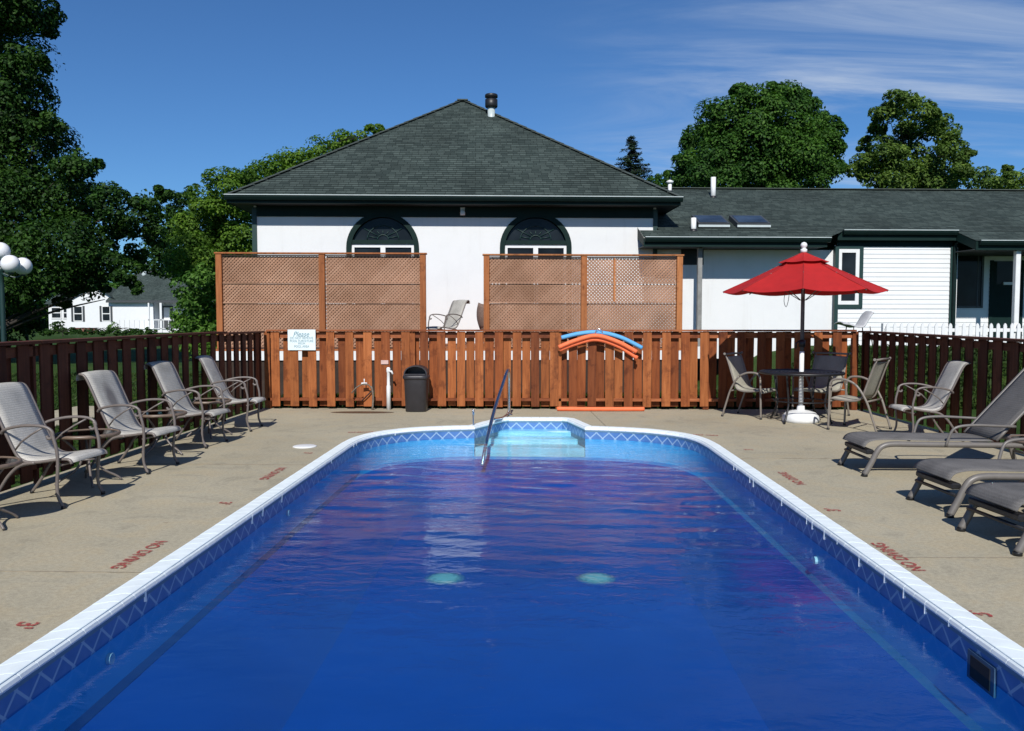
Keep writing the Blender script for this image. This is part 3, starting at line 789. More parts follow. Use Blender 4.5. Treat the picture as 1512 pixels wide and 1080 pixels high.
marking('NO DIVING', 1160, 706, RGT, .155, 'red NO DIVING painted on the right deck, farther from the camera')
marking('NO DIVING', 543, 638, R(190), .13, 'faded red NO DIVING at the far left corner of the pool')
marking('NO DIVING', 1030, 642, R(165), .13, 'faded red NO DIVING at the far right corner of the pool')
marking("3'", 43, 923, LFT, .19, 'red 3 foot depth mark on the left deck nearest the camera')
marking("3'", 338, 743, LFT, .19, 'red depth mark between the two NO DIVING warnings on the left')
marking("3'", 1438, 906, RGT, .19, 'red 3 foot depth mark on the right deck nearest the camera')
marking("3'", 1222, 753, RGT, .19, 'red depth mark between the two NO DIVING warnings on the right')
marking("3'", 1097, 664, RGT, .17, 'small red depth mark beside the far right end of the pool')
marking("3'", 461, 669, LFT, .17, 'small red depth mark beside the round white deck lid')
# skimmer lid
p = atz(450, 660, 0)
mb = MB(); mb.lathe([(.135, 0), (.135, .008), (.12, .013), (.02, .013), (.001, .016)], 28, (p.x, p.y, 0))
ob = mb.build('skimmer_lid', 'white', pool)

# ================================================================== FENCES
FB = MB().box(-.067, .067, -.009, .009, 0, 1.0, .0035)
board_me = piece_mesh(FB, 'board', 'fence'); side_board_me = piece_mesh(MB().box(-.077, .077, -.009, .009, 0, 1.0, .0035), 'board', 'side_fence')
def shadowbox(name, label, p0, p1, inward, ztop, me, railmat, postmat, pitch=.30, sections=None, dep=.115):
    """boards alternate on both faces of the rails; inward = unit vector to the pool side"""
    p0, p1 = Vector((*p0, 0)), Vector((*p1, 0)); d = (p1 - p0).normalized(); L = (p1 - p0).length
    inn = Vector((*inward, 0)); t = thing(name, label, 'fence', p0)
    ang = math.atan2(d.y, d.x)
    k = 0; s_ = pitch / 2
    while s_ < L:
        for face in (0, 1):
            q = s_ + (pitch / 2 if face else 0)
            if q > L - .02: continue
            pos = d * (q + rnd.uniform(-.010, .010)) + inn * (.0 if face == 0 else -dep)
            zt = ztop(q / L) - .030; zb = .045 + rnd.uniform(-.008, .008)
            pos.z = zb
            put(me, 'board', t, pos, (rnd.uniform(-.004, .004), rnd.uniform(-.008, .008), ang + rnd.uniform(-.01, .01)), (rnd.uniform(.97, 1.05), 1, zt - zb))
        s_ += pitch
    nsec = sections or max(1, round(L / 2.4))
    for i in range(nsec):
        a, b_ = p0 + d * (L * i / nsec + .003), p0 + d * (L * (i + 1) / nsec - .003)
        za, zb = ztop(i / nsec), ztop((i + 1) / nsec)
        off = inn * (-dep / 2)
        for (zl, nm) in ((.155, 'rail'), (None, 'rail')):
            m_ = MB()
            if zl is None: m_.bar(a + off + Vector((0, 0, za - .09)), b_ + off + Vector((0, 0, zb - .09)), .038, .088)
            else: m_.bar(a + off + Vector((0, 0, zl)), b_ + off + Vector((0, 0, zl)), dep - .022, .042)
            m_.build('rail', railmat, t)
        m_ = MB(); m_.bar(a + off + Vector((0, 0, za - .012)), b_ + off + Vector((0, 0, zb - .012)), .175, .026); m_.build('cap_rail', railmat, t)
    for i in range(nsec + 1):
        q = p0 + d * (L * i / nsec) + inn * (-dep / 2)
        m_ = MB(); m_.box(q.x - dep / 2 + .011, q.x + dep / 2 - .011, q.y - dep / 2 + .011, q.y + dep / 2 - .011, 0, ztop(i / nsec) - .028, .004); m_.build('post', postmat, t)
    return t
shadowbox('wood_fence', 'red brown wooden fence running across the far end of the pool', (XL + .06, YF), (XR - .06, YF), (0, -1), lambda u: 1.285, board_me, M['fence_h'], M['fence'])
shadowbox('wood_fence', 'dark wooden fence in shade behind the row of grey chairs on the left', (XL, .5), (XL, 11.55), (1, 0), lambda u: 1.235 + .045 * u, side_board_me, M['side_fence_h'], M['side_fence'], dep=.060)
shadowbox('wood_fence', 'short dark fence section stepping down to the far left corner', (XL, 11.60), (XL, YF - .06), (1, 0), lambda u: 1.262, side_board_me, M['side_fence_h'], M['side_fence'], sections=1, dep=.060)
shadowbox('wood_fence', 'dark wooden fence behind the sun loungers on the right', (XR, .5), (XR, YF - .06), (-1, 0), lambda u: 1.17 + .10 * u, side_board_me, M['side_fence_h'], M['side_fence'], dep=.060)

# ================================================================== MOTEL, MAIN BLOCK
def wall_holes(mb, outer, holes, h, depth=.14):
    mb.fill([outer] + holes, lambda x, z: (x, h, z), flip=False)
    for l in holes:
        n_ = len(l)
        for i in range(n_):
            a, b_ = l[i], l[(i + 1) % n_]
            mb.add([(a[0], h, a[1]), (b_[0], h, b_[1]), (b_[0], h + depth, b_[1]), (a[0], h + depth, a[1])], [(0, 1, 2, 3)])
def roof_face(mb, e0, e1, t0, t1, row=.115, lift=.008):
    """stepped shingle courses from eave line e0-e1 up to t0-t1"""
    e0, e1, t0, t1 = map(Vector, (e0, e1, t0, t1)); 
    ex = (e1 - e0).normalized(); mid = ((t0 + t1) / 2 - (e0 + e1) / 2); up = (mid - ex * mid.dot(ex)); Ls = up.length; upn = up.normalized()
    nrm = ex.cross(upn)
    if nrm.z < 0: nrm = -nrm
    k = max(1, int(Ls / row)); 
    def uvp(p): q = p - e0; return (q.dot(ex) + 50, q.dot(upn))
    for i in range(k):
        a, b_ = i / k, (i + 1) / k
        p = [e0.lerp(t0, a), e1.lerp(t1, a), e1.lerp(t1, b_), e0.lerp(t0, b_)]
        p = [Vector(q) for q in p]
        vs_ = [p[0] + nrm * lift, p[1] + nrm * lift, p[2], p[3], p[0], p[1]]
        uvq = [uvp(p[0]), uvp(p[1]), uvp(p[2]), uvp(p[3])]
        mb.add(vs_, [(0, 1, 2, 3), (4, 5, 1, 0)], [uvq, [uvq[0], uvq[1], uvq[1], uvq[0]]])
GZ = .84
xw0, xw1 = hx(376), hx(968)
EV = .52
ex0, ex1 = hx(334, -EV, 288), hx(1006, -EV, 293)
ze = (hz(335, 287, -EV) + hz(1005, 293, -EV)) / 2
Wd = xw1 - xw0
house = thing('motel_building', 'white stucco block with green hipped roof and two arched windows', 'building', ((xw0 + xw1) / 2, 0, GZ), frame='H')
zw = ze - .02
# arched windows
def arch(px_c, half_px):
    xc = hx(px_c); r = half_px / 593 * Wd; zs = hz(px_c, 366)
    return xc, r, zs
arches = [arch(565.5, 48.5), arch(791, 48.5)]
holes = []
for xc, r, zs in arches:
    l = [(xc - r, GZ + .06), (xc + r, GZ + .06)] + [(xc + r * math.cos(a), zs + r * .97 * math.sin(a)) for a in [math.pi * k / 20 for k in range(21)]]
    holes.append(l)
mb = MB(); wall_holes(mb, [(xw0, -.1), (xw1, -.1), (xw1, zw), (xw0, zw)], holes, 0, .12)
DH = Wd
for (a, b_) in (((xw1, 0), (xw1, DH)), ((xw1, DH), (xw0, DH)), ((xw0, DH), (xw0, 0))):
    mb.add([(a[0], a[1], -.1), (b_[0], b_[1], -.1), (b_[0], b_[1], zw), (a[0], a[1], zw)], [(0, 1, 2, 3)])
mb.build('wall', 'white_wall', house)
# siding corner on the left flank: teal corner board
mb = MB(); mb.box(xw0 - .035, xw0 + .07, -.025, .09, GZ - .3, zw - .18); mb.box(xw1 - .07, xw1 + .03, -.025, .09, GZ + 1.6, zw - .18); mb.build('corner_board', 'teal_trim', house)
for xc, r, zs in arches:
    wdw = MB(); ro = r + .075
    pts_o = [(xc + ro * math.cos(a), zs + ro * .97 * math.sin(a)) for a in [math.pi * k / 24 for k in range(25)]]
    pts_i = [(xc + (r - .04) * math.cos(a), zs + (r - .04) * .97 * math.sin(a)) for a in [math.pi * k / 24 for k in range(25)]]
    for k in range(24):
        (a, b_, c, d) = pts_o[k], pts_o[k + 1], pts_i[k + 1], pts_i[k]
        F0, F1 = -.03, .10
        wdw.add([(a[0], F0, a[1]), (b_[0], F0, b_[1]), (c[0], F0, c[1]), (d[0], F0, d[1]), (a[0], F1, a[1]), (b_[0], F1, b_[1]), (c[0], F1, c[1]), (d[0], F1, d[1])],
                [(3, 2, 1, 0), (0, 1, 5, 4), (2, 3, 7, 6)])
    for sx in (-1, 1):
        xa, xb = sorted((xc + sx * ro, xc + sx * (r - .04))); wdw.box(xa, xb, -.03, .10, GZ + .05, zs)
    ztr = hz(565, 360.5); dzt = ztr - zs
    wdw.box(xc - r + .041, xc + r - .041, -.012, .09, ztr - .001, ztr + .09)
    wf = wdw.build('arched_window', 'green_trim', house)
    g = MB(); g.fill([[(x, z) for x, z in [(xc + (r - .05) * math.cos(a) * .985, zs + (r - .05) * .97 * math.sin(a)) for a in [math.asin((dzt + .091) / (r - .05) / .97) + (math.pi - 2 * math.asin((dzt + .091) / (r - .05) / .97)) * k / 20 for k in range(21)]]]], lambda x, z: (x, .07, z)); g.build('fan_light', 'glass', wf)
    m_ = MB(); bz = ztr + .092
    m_.tube([(xc + .36 * math.cos(a), .055, bz + .33 * math.sin(a)) for a in [math.pi * k / 14 for k in range(15)]], .011, 5)
    m_.tube([(xc + .13 * math.cos(a), .055, bz + .12 * math.sin(a)) for a in [math.pi * k / 10 for k in range(11)]], .011, 5)
    for k in range(1, 8):
        a = math.pi * k / 8; rr = .60 if k in (2, 6) else .36; m_.tube([(xc + .13 * math.cos(a), .055, bz + .12 * math.sin(a)), (xc + rr * math.cos(a), .055, bz + rr * .62 * math.sin(a))], .009, 5)
    m_.build('muntin', 'teal_trim', wf)
    # white sliding doors below the fan light
    zt = ztr - .002; x0_, x1_ = xc - r + .042, xc + r - .042; z0_ = GZ + .07
    m_ = MB()
    m_.box(x0_, x1_, .02, .09, zt - .075, zt); m_.box(x0_, x0_ + .06, .02, .09, z0_, zt - .075); m_.box(x1_ - .06, x1_, .02, .09, z0_, zt - .075)
    m_.box(xc - .055, xc + .055, .02, .09, z0_, zt - .075); m_.box(x0_ + .06, xc - .055, .02, .09, z0_, z0_ + .10); m_.box(xc + .055, x1_ - .06, .02, .09, z0_, z0_ + .10)
    df = m_.build('door_frame', 'white', wf)
    for a, b_ in ((x0_ + .06, xc - .055), (xc + .055, x1_ - .06)):
        m_ = MB(); m_.box(a, b_, .055, .07, z0_ + .10, zt - .075); m_.build('door_pane', 'glass', wf)
# roof: square hip
e = EV
cs = [Vector((ex0, -e, ze)), Vector((ex1, -e, ze)), Vector((ex1, DH + e, ze)), Vector((ex0, DH + e, ze))]
hap = DH / 2; ax_, az_ = atH(683, 150, hap)
apL, apR = Vector((ax_ - .10, hap, az_)), Vector((ax_ + .10, hap, az_))
mb = MB()
roof_face(mb, cs[0], cs[1], apL, apR); roof_face(mb, cs[1], cs[2], apR, apR + Vector((0, .01, 0))); roof_face(mb, cs[2], cs[3], apR, apL); roof_face(mb, cs[3], cs[0], apL, apL + Vector((0, -.01, 0)))
rf = mb.build('roof', 'roof', house)
mb = MB()
for c in cs:
    ap = apL if c.x < ax_ else apR
    q = 22
    for i in range(q):
        a = c.lerp(ap, i / q); b2 = c.lerp(ap, (i + 1) / q - .002); mb.bar(a + Vector((0, 0, .022)), b2 + Vector((0, 0, .012)), .20, .014)
mb.bar(apL + Vector((-.05, 0, .025)), apR + Vector((.05, 0, .025)), .24, .03)
mb.build('hip_cap', 'hip', rf)
# soffit, fascia, gutter
mb = MB()
mb.box(ex0 + .03, ex1 - .03, -e + .03, -.001, ze - .16, ze - .145); mb.box(ex0 + .03, xw0 - .001, 0, DH, ze - .16, ze - .145); mb.box(xw1 + .001, ex1 - .03, 0, DH, ze - .16, ze - .145)
mb.build('soffit', 'soffit', house)
mb = MB(); mb.box(xw0 + .071, xw1 - .071, -.035, -.002, ze - .40, ze - .161); mb.build('frieze_board', 'green_trim', house)
mb = MB(); mb.box(ex0 + .012, ex1 - .012, -e + .002, -e + .028, ze - .17, ze - .015); mb.box(ex0 + .002, ex0 + .028, -e + .03, DH + e, ze - .17, ze - .015); mb.box(ex1 - .028, ex1 - .002, -e + .03, DH + e, ze - .17, ze - .015); mb.build('fascia', 'green_trim', house)
def gutter(x0, x1, y, z, parent, name='gutter'):
    mb = MB(); pr = [(0, 0), (0, -.10), (-.07, -.10), (-.10, -.05), (-.11, -.0)]
    for i in range(len(pr) - 1):
        (a, za), (b_, zb) = pr[i], pr[i + 1]
        mb.add([(x0, y + a, z + za), (x1, y + a, z + za), (x1, y + b_, z + zb), (x0, y + b_, z + zb)], [(0, 1, 2, 3)])
    for x in (x0, x1): mb.add([(x, y + a, z + b_) for a, b_ in pr], [tuple(range(5))])
    g = mb.build(name, 'gutter', parent)
    mb = MB(); mb.bar((x0, y - .108, z + .004), (x1, y - .108, z + .004), .018, .016); mb.build('gutter_lip', 'gutter_lip', g)
    return g
gutter(ex0 - .02, ex1 + .02, -e, ze - .005, house)
# flood light on the frieze
xl, zl = atH(683, 314, -.1)
mb = MB(); mb.lathe([(.055, 0), (.06, .05), (.045, .10), (.02, .12)], 14, (xl, -.11, zl - .06)); mb.box(xl - .05, xl + .05, -.06, -.036, zl - .04, zl + .12, .005)
mb.build('wall_lamp', 'white', house)
# flue on the roof
fx, fz = atH(725.5, 166, DH * .40)
mb = MB(); mb.lathe([(.10, -.5), (.10, .12)], 16, (fx, DH * .40, fz)); fl = mb.build('flue_pipe', 'gutter_lip', house)
mb = MB(); mb.lathe([(.15, .12), (.17, .15), (.17, .33), (.12, .345), (.12, .37), (.175, .39), (.175, .45), (.16, .47)], 18, (fx, DH * .40, fz)); mb.build('flue_cap', 'black', fl)

# ================================================================== MOTEL, LONG WING
hR = 3.57; zR = hz(1250, 280.5, hR)
def roofz(h): return zR - (hR - h) * (zR - zC_) / (hR + .9)
zC_ = hz(1470, 356, -.9)
xr0, xr1 = hx(1008, -.8), 24.0
wing = thing('motel_wing', 'long low white wing with green shingle roof behind the umbrella', 'building', (7.5, 0, GZ), frame='H')
xA0, xA1 = hx(950, -.74), hx(1225, -.74, 356)
xB0, xB1 = hx(1236, -.35), hx(1416, -.35, 343)
xC1 = xr1
hB = -.21 - .0
sl = (zR - zC_) / (hR + .9)
hA_ = -.74; zA_ = roofz(hA_)
mb = MB()
# upper field from hB up to the ridge over the whole length, then tongues down to each eave
zB_ = roofz(hB)
xs0 = hx(968, 2.0)
roof_face(mb, (xw1 + .02, hB, zB_), (xr1, hB, zB_), (xw1 + .02, hR, zR), (xr1, hR, zR))
roof_face(mb, (xA0, hA_, zA_), (xA1 - .05, hA_, zA_), (xA0, hB, zB_ - .002), (xA1 + .55, hB, zB_ - .002))
xc0 = hx(1440, -.9)
roof_face(mb, (xc0, -.9, zC_), (xr1, -.9, zC_), (xB1, hB, zB_ - .002), (xr1, hB, zB_ - .002))
roof_face(mb, (xr1, 2 * hR + .9, zC_), (xw1, 2 * hR + .9, zC_), (xr1, hR, zR), (xw1, hR, zR))
wr = mb.build('roof', 'roof', wing)
mb = MB(); mb.bar((xw1 + .02, hR, zR + .01), (xr1, hR, zR + .01), .26, .02); mb.build('ridge_cap', 'hip', wr)
# walls
hwA, hwB, hwC = .06, -.05, .90
XB0, XB1 = hx(1234, hwB), hx(1404, hwB)
XAw = hx(1030, hwA)
mb = MB()
mb.fill([[(xw1, GZ - .3), (XB0, GZ - .3), (XB0, zA_ - .2), (xw1, zA_ - .2)]], lambda x, z: (x, hwA, z))
mb.build('wall', 'white_wall', wing)
mb = MB(); mb.box(hx(1005, .08), hx(1038, .08), .05, .095, zA_ - .55, zA_ - .2); mb.build('frieze_board', 'soffit', wing)
# soffits and fascias
mb = MB(); mb.box(xA0 + .02, xA1 - .06, hA_ + .03, hwA - .002, zA_ - .19, zA_ - .17); mb.box(XB0, XB1 + .1, hB - .0, hwB - .002, zB_ - .20, zB_ - .18); mb.box(XB1 + .02, xr1, -.87, hwC - .002, zC_ - .2, zC_ - .18); mb.build('soffit', 'soffit', wing)
mb = MB(); mb.box(xA0, xA1 - .05, hA_ + .002, hA_ + .028, zA_ - .20, zA_ - .012); mb.box(xc0, xr1, -.898, -.87, zC_ - .2, zC_ - .012); mb.box(XB0 - .05, xB1, hB - .03, hB - .002, zB_ - .21, zB_ - .012); mb.box(XB0, XB1, hwB - .03, hwB - .003, zB_ - .34, zB_ - .212); 
mb.add([(xB1, hB, zB_ - .01), (xc0, -.9, zC_ - .01), (xc0, -.9, zC_ - .2), (xB1, hB, zB_ - .2)], [(0, 1, 2, 3)]); mb.build('fascia', 'green_trim', wing)
gutter(xA0 + .02, xA1, hA_, zA_, wing); gutter(xc0 + .05, xr1, -.9, zC_, wing)
gutter(XB0 + .05, xB1, hB - .03, zB_ + .01, wing)
# side cheek of roof A over the main wall
mb = MB(); mb.add([(xA0, hA_, zA_), (xA0, hA_, zA_ - .2), (xA0, -.002, roofz(0) - .25), (xA0, -.002, roofz(0))], [(0, 1, 2, 3)]); mb.build('rake_board', 'green_trim', wing)
# grey post at the main block's corner
xp = hx(1033, -.42); mb = MB(); mb.box(xp - .05, xp + .05, -.47, -.37, GZ, zA_ - .192, .005); mb.build('porch_post', plain('grey_post', (.22, .22, .21), .8, .3, 5), wing)
# siding of block B, courses built
wx0, wx1 = hx(1238, hwB), hx(1268, hwB); wz0, wz1 = hz(1252, 450, hwB), hz(1252, 368, hwB)
def clap(mb, x0, x1, z0, z1, h, row=.105, tilt=.012):
    z = z0
    while z < z1 - .005:
        t = min(z + row, z1)
        mb.add([(x0, h - tilt, z), (x1, h - tilt, z), (x1, h, t), (x0, h, t), (x0, h, z), (x1, h, z)], [(0, 1, 2, 3), (4, 5, 1, 0)])
        z += row
mb = MB(); clap(mb, XB0, XB1, GZ - .3, wz0 - .09, hwB); clap(mb, wx1 + .09, XB1, wz0 - .09, zB_ - .34, hwB); clap(mb, XB0, wx1 + .09, wz1 + .07, zB_ - .34, hwB)
mb.add([(XB0, hwB + .0, GZ - .3), (XB0, hwA, GZ - .3), (XB0, hwA, zB_ - .3), (XB0, hwB, zB_ - .3)], [(0, 1, 2, 3)])
mb.add([(XB1, hwB, GZ - .3), (XB1, hwC, GZ - .3), (XB1, hwC, zB_ - .3), (XB1, hwB, zB_ - .3)], [(0, 1, 2, 3)])
mb.build('siding', 'siding', wing, kind='stuff')
mb = MB(); mb.box(XB0 - .03, XB0 + .055, hwB - .04, hwB + .05, GZ - .3, zB_ - .342); mb.build('corner_board', 'teal_trim', wing)
mb = MB(); mb.box(XB1 - .03, XB1 + .06, hwB - .04, hwB + .05, GZ - .3, zB_ - .342); mb.build('corner_board', 'teal_trim', wing)
xd = hx(1408.5, -.1); mb = MB(); mb.box(xd - .035, xd + .035, -.17, -.10, GZ - .2, zB_ - .30, .01); mb.tube([(xd, -.135, zB_ - .30), (xd + .1, -.2, zB_ - .18), (xd + .22, -.26, zB_ - .10)], .035, 8); mb.build('downspout', 'gutter', wing)
xd2 = hx(1411.5, -.1); mb = MB(); mb.box(xd2 - .012, xd2 + .012, -.14, -.10, GZ - .2, zB_ - .35); mb.build('corner_strip', 'white', wing)
# window of block B
mb = MB(); a0, a1 = wx0 - .02, wx1 + .09
mb.box(a0, a1, hwB - .035, hwB + .03, wz1, wz1 + .07); mb.box(a0, a1, hwB - .035, hwB + .03, wz0 - .09, wz0); mb.box(wx1, a1, hwB - .035, hwB + .03, wz0, wz1)
wf = mb.build('window', 'teal_trim', wing)
mb = MB(); t_ = .085
mb.box(a0, wx1 - .001, hwB - .03, hwB + .01, wz1 - t_, wz1 - .001); mb.box(a0, wx1 - .001, hwB - .03, hwB + .01, wz0 + .001, wz0 + t_); mb.box(a0, a0 + t_, hwB - .03, hwB + .01, wz0 + t_, wz1 - t_); mb.box(wx1 - t_, wx1 - .001, hwB - .03, hwB + .01, wz0 + t_, wz1 - t_); mb.build('sash', 'white', wf)
mb = MB(); mb.box(a0 + t_, wx1 - t_, hwB - .005, hwB + .008, wz0 + t_, wz1 - t_); mb.build('pane', 'glass', wf)
# recessed wall C with window, door and porch post
mb = MB(); cx0, cx1 = hx(1413, hwC), hx(1449, hwC); cz0, cz1 = hz(1430, 452, hwC), hz(1430, 374, hwC)
dx0, dx1 = hx(1466, hwC), hx(1506, hwC)
clap(mb, XB1, dx0 - .08, GZ - .3, cz0 - .05, hwC); clap(mb, cx1 + .05, dx0 - .08, cz0 - .05, zC_ - .2, hwC); clap(mb, XB1, cx1 + .05, cz1 + .05, zC_ - .2, hwC); clap(mb, dx1 + .1, xr1, GZ - .3, zC_ - .2, hwC)
mb.add([(dx0 - .08, hwC + .003, GZ - .3), (dx1 + .1, hwC + .003, GZ - .3), (dx1 + .1, hwC + .003, zC_ - .2), (dx0 - .08, hwC + .003, zC_ - .2)], [(0, 1, 2, 3)])
mb.build('siding', 'siding', wing, kind='stuff')
mb = MB(); mb.box(cx0 - .08, cx1 + .05, hwC - .03, hwC + .02, cz1, cz1 + .05); mb.box(cx0 - .08, cx1 + .05, hwC - .03, hwC + .02, cz0 - .05, cz0); mb.box(cx1, cx1 + .05, hwC - .03, hwC + .02, cz0, cz1); mb.box(cx1 - .10, cx1 - .07, hwC - .012, hwC + .01, cz0, cz1); mb.box(cx0 - .08, cx0 - .03, hwC - .03, hwC + .02, cz0, cz1)
wf = mb.build('window', 'trim_dark', wing); mb = MB(); mb.box(cx0 - .03, cx1, hwC - .008, hwC + .004, cz0, cz1); mb.build('pane', 'glass', wf)
mb = MB(); mb.box(dx0 - .08, dx0, hwC - .04, hwC - .002, GZ, zC_ - .3); mb.box(dx1, dx1 + .08, hwC - .04, hwC - .002, GZ, zC_ - .3); mb.box(dx0, dx1, hwC - .025, hwC - .002, GZ, hz(1480, 420, hwC)); mb.box(dx0, dx0 + .09, hwC - .025, hwC - .002, hz(1480, 420, hwC), zC_ - .32); mb.box(dx1 - .09, dx1, hwC - .025, hwC - .002, hz(1480, 420, hwC), zC_ - .32)
wf = mb.build('door', 'green_trim', wing); mb = MB(); mb.box(dx0 + .09, dx1 - .09, hwC - .016, hwC - .004, hz(1480, 420, hwC), zC_ - .32); mb.build('pane', 'glass', wf)
mb = MB(); mb.box(dx0 + .25, dx0 + .5, hwC - .06, hwC - .026, hz(1485, 421, hwC), hz(1485, 417, hwC)); mb.build('door_ledge', 'white', wf)
xp = hx(1501.5, -.75); mb = MB(); mb.box(xp - .055, xp + .055, -.80, -.69, GZ - .1, zC_ - .201, .008); mb.build('porch_post', 'white', wing)
mb = MB(); mb.box(XB1 + .1, xr1, -.95, hwC - .05, GZ - .35, GZ - .05); mb.build('porch_floor', 'concrete', wing)
# vents and skylights
def pipe(px, ytop, ybot, h, r, cap=False):
    x, z0 = atH(px, ybot, h); z1 = hz(px, ytop, h)
    m_ = MB(); m_.lathe([(r, z0 - .12 - GZ * 0), (r, z1)], 12, (x, h, 0)); p_ = m_.build('vent_pipe', 'white', wing)
    m_ = MB(); m_.lathe([(r + .035, z0 - .06), (r + .03, z0 + .01), (r + .004, z0 + .04)], 12, (x, h, 0)); m_.build('flashing', 'black', p_)
    if cap: m_ = MB(); m_.lathe([(r + .03, z1), (r + .05, z1 + .05), (r * .5, z1 + .09)], 12, (x, h, 0)); m_.build('pipe_cap', 'white', p_)
def h_on_roof(py):           # depth where the roof plane projects to image row py
    lo, hi = -.9, hR
    for _ in range(40):
        m_ = (lo + hi) / 2
        if hz(1200, py, m_) < roofz(m_): hi = m_   # plane above the sight line -> nearer
        else: lo = m_
    return (lo + hi) / 2
pipe(1053, 262, 292, h_on_roof(292), .065); pipe(989, 271, 284, h_on_roof(286), .05, True); pipe(1024, 322, 341, h_on_roof(341), .06)
for (xa, xb) in ((1030, 1076), (1087, 1136)):
    hb, ht = h_on_roof(338), h_on_roof(326)
    X0, X1 = hx(xa, hb), hx(xb, hb)
    def rp(x, h, up=0): return (x, h - up * sl / math.hypot(1, sl), roofz(h) + up / math.hypot(1, sl))
    m_ = MB(); U = .12
    o4 = [rp(X0, hb, U), rp(X1, hb, U), rp(X1, ht, U), rp(X0, ht, U)]; b4 = [rp(X0, hb, -.05), rp(X1, hb, -.05), rp(X1, ht, -.05), rp(X0, ht, -.05)]
    m_.add(o4 + b4, [(0, 1, 2, 3), (4, 5, 1, 0), (5, 6, 2, 1), (6, 7, 3, 2), (7, 4, 0, 3)]); sk_ = m_.build('skylight', 'trim_dark', wing)
    m_ = MB(); m_.add([rp(X0 + .05, hb + .06, U + .008), rp(X1 - .05, hb + .06, U + .008), rp(X1 - .05, ht - .05, U + .008), rp(X0 + .05, ht - .05, U + .008)], [(0, 1, 2, 3)]); m_.build('pane', 'skyglass', sk_)
    m_ = MB(); m_.bar(rp(X0, hb - .012, .06), rp(X1, hb - .012, .06), .03, .05); m_.build('skylight_sill', 'gutter_lip', sk_)

# ================================================================== RAISED TERRACE, LATTICE SCREENS
hL = -3.35
tx0, tx1 = hx(318, hL) - .05, hx(1010, hL) + .05
mb = MB(); z_ = .90
nbd = 22; bw = (0 - .02 - (hL - .12)) / nbd
for k in range(nbd): mb.box(tx0, tx1, hL - .12 + k * bw, hL - .12 + (k + 1) * bw - .006, z_ - .035, z_)
tr_ = thing('terrace', 'raised wooden terrace floor behind the lattice screens', 'terrace', ((tx0 + tx1) / 2, hL, 0), frame='H', kind='structure')
mb.build('decking', M['lattice_post'], tr_, kind='stuff')
mb = MB(); mb.box(tx0, tx1, hL - .15, hL - .122, .69, .862); mb.build('rim_board', 'white', tr_)
mb = MB()
for k in range(8):
    x = tx0 + .1 + (tx1 - tx0 - .2) * k / 7; mb.box(x - .05, x + .05, hL - .10, hL, -.1, z_ - .036)
mb.build('support_posts', M['lattice_post'], tr_, kind='stuff')
mb = MB(); mb.box(tx0, tx1, hL - .115, hL - .101, .0, .688); mb.build('shade_panel', 'deck_shade', tr_)  # dark sheet added where only shade lies under the terrace
def lattice_panel(mb, x0, x1, z0, z1, h, pitch=.066, wd=.0265, phase=0.0):
    for sgn, hh in ((1, h), (-1, h + .007)):
        k = math.floor((x0 - (z1 - z0)) / pitch) - 1
        while True:
            xs_ = k * pitch + phase; k += 1
            if xs_ > x1 + (z1 - z0): break
            # line x = xs_ + sgn*(z-z0)
            a = (x0 - xs_) * sgn; b_ = (x1 - xs_) * sgn; lo, hi = max(0, min(a, b_)), min(z1 - z0, max(a, b_))
            if hi - lo < .02: continue
            A = (xs_ + sgn * lo, hh, z0 + lo); B = (xs_ + sgn * hi, hh, z0 + hi)
            mb.bar(A, B, .006, wd, up=(-sgn * .7071, 0, .7071))
def screen(pxl, pxm, pxr, ytop, label, open_px=None):
    x0, xm, x1 = hx(pxl, hL), hx(pxm, hL), hx(pxr, hL); zt = hz((pxl + pxr) / 2, ytop, hL)
    zr1 = hz(pxm, 418.5, hL); zr2 = hz(pxm, 447.5, hL); zb = z_ + .02
    t = thing('lattice_screen', label, 'screen', ((x0 + x1) / 2, hL, z_), 'lattice privacy screens on the terrace', frame='H')
    for x in (x0 + .055, xm, x1 - .055):
        m_ = MB(); m_.box(x - .055, x + .055, hL - .075, hL + .035, z_ + .001, zt - .03, .004); m_.build('post', 'lattice_post', t)
    m_ = MB(); m_.box(x0 - .02, x1 + .02, hL - .09, hL + .06, zt - .029, zt, .003); m_.build('cap_rail', 'lattice_post', t)
    for (a, b_) in ((x0 + .11, xm - .056), (xm + .056, x1 - .11)):
        for z in (zr1, zr2, zb + .02, zt - .055):
            m_ = MB(); m_.box(a, b_, hL - .030, hL - .013, z - .011, z + .011); m_.build('rail', M['lattice'], t)
        for (za, zb_) in ((zr1 + .0165, zt - .072), (zr2 + .0165, zr1 - .0165), (zb + .037, zr2 - .0165)):
            m_ = MB(); lattice_panel(m_, a, b_, za, zb_, hL - .006); m_.build('lattice_panel', 'lattice', t, kind='stuff')
            a2, b2 = a, b_
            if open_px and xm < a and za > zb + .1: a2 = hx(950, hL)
            m_ = MB(); lattice_panel(m_, a2, b2, za, zb_, hL + .07, wd=.034, phase=.02); m_.build('lattice_panel', 'lattice_shaded', t, kind='stuff')
    if open_px:
        x = hx(open_px, hL); m_ = MB(); m_.box(x - .018, x + .018, hL - .05, hL - .014, zr2 + .02, zt - .072); m_.build('slat', 'lattice_post', t)
    return t
screen(320, 476, 629, 373.5, 'left lattice screen of tan wood above the white sign')
screen(714, 862, 1007, 376.0, 'right lattice screen of tan wood above the foam pool noodles', 907)

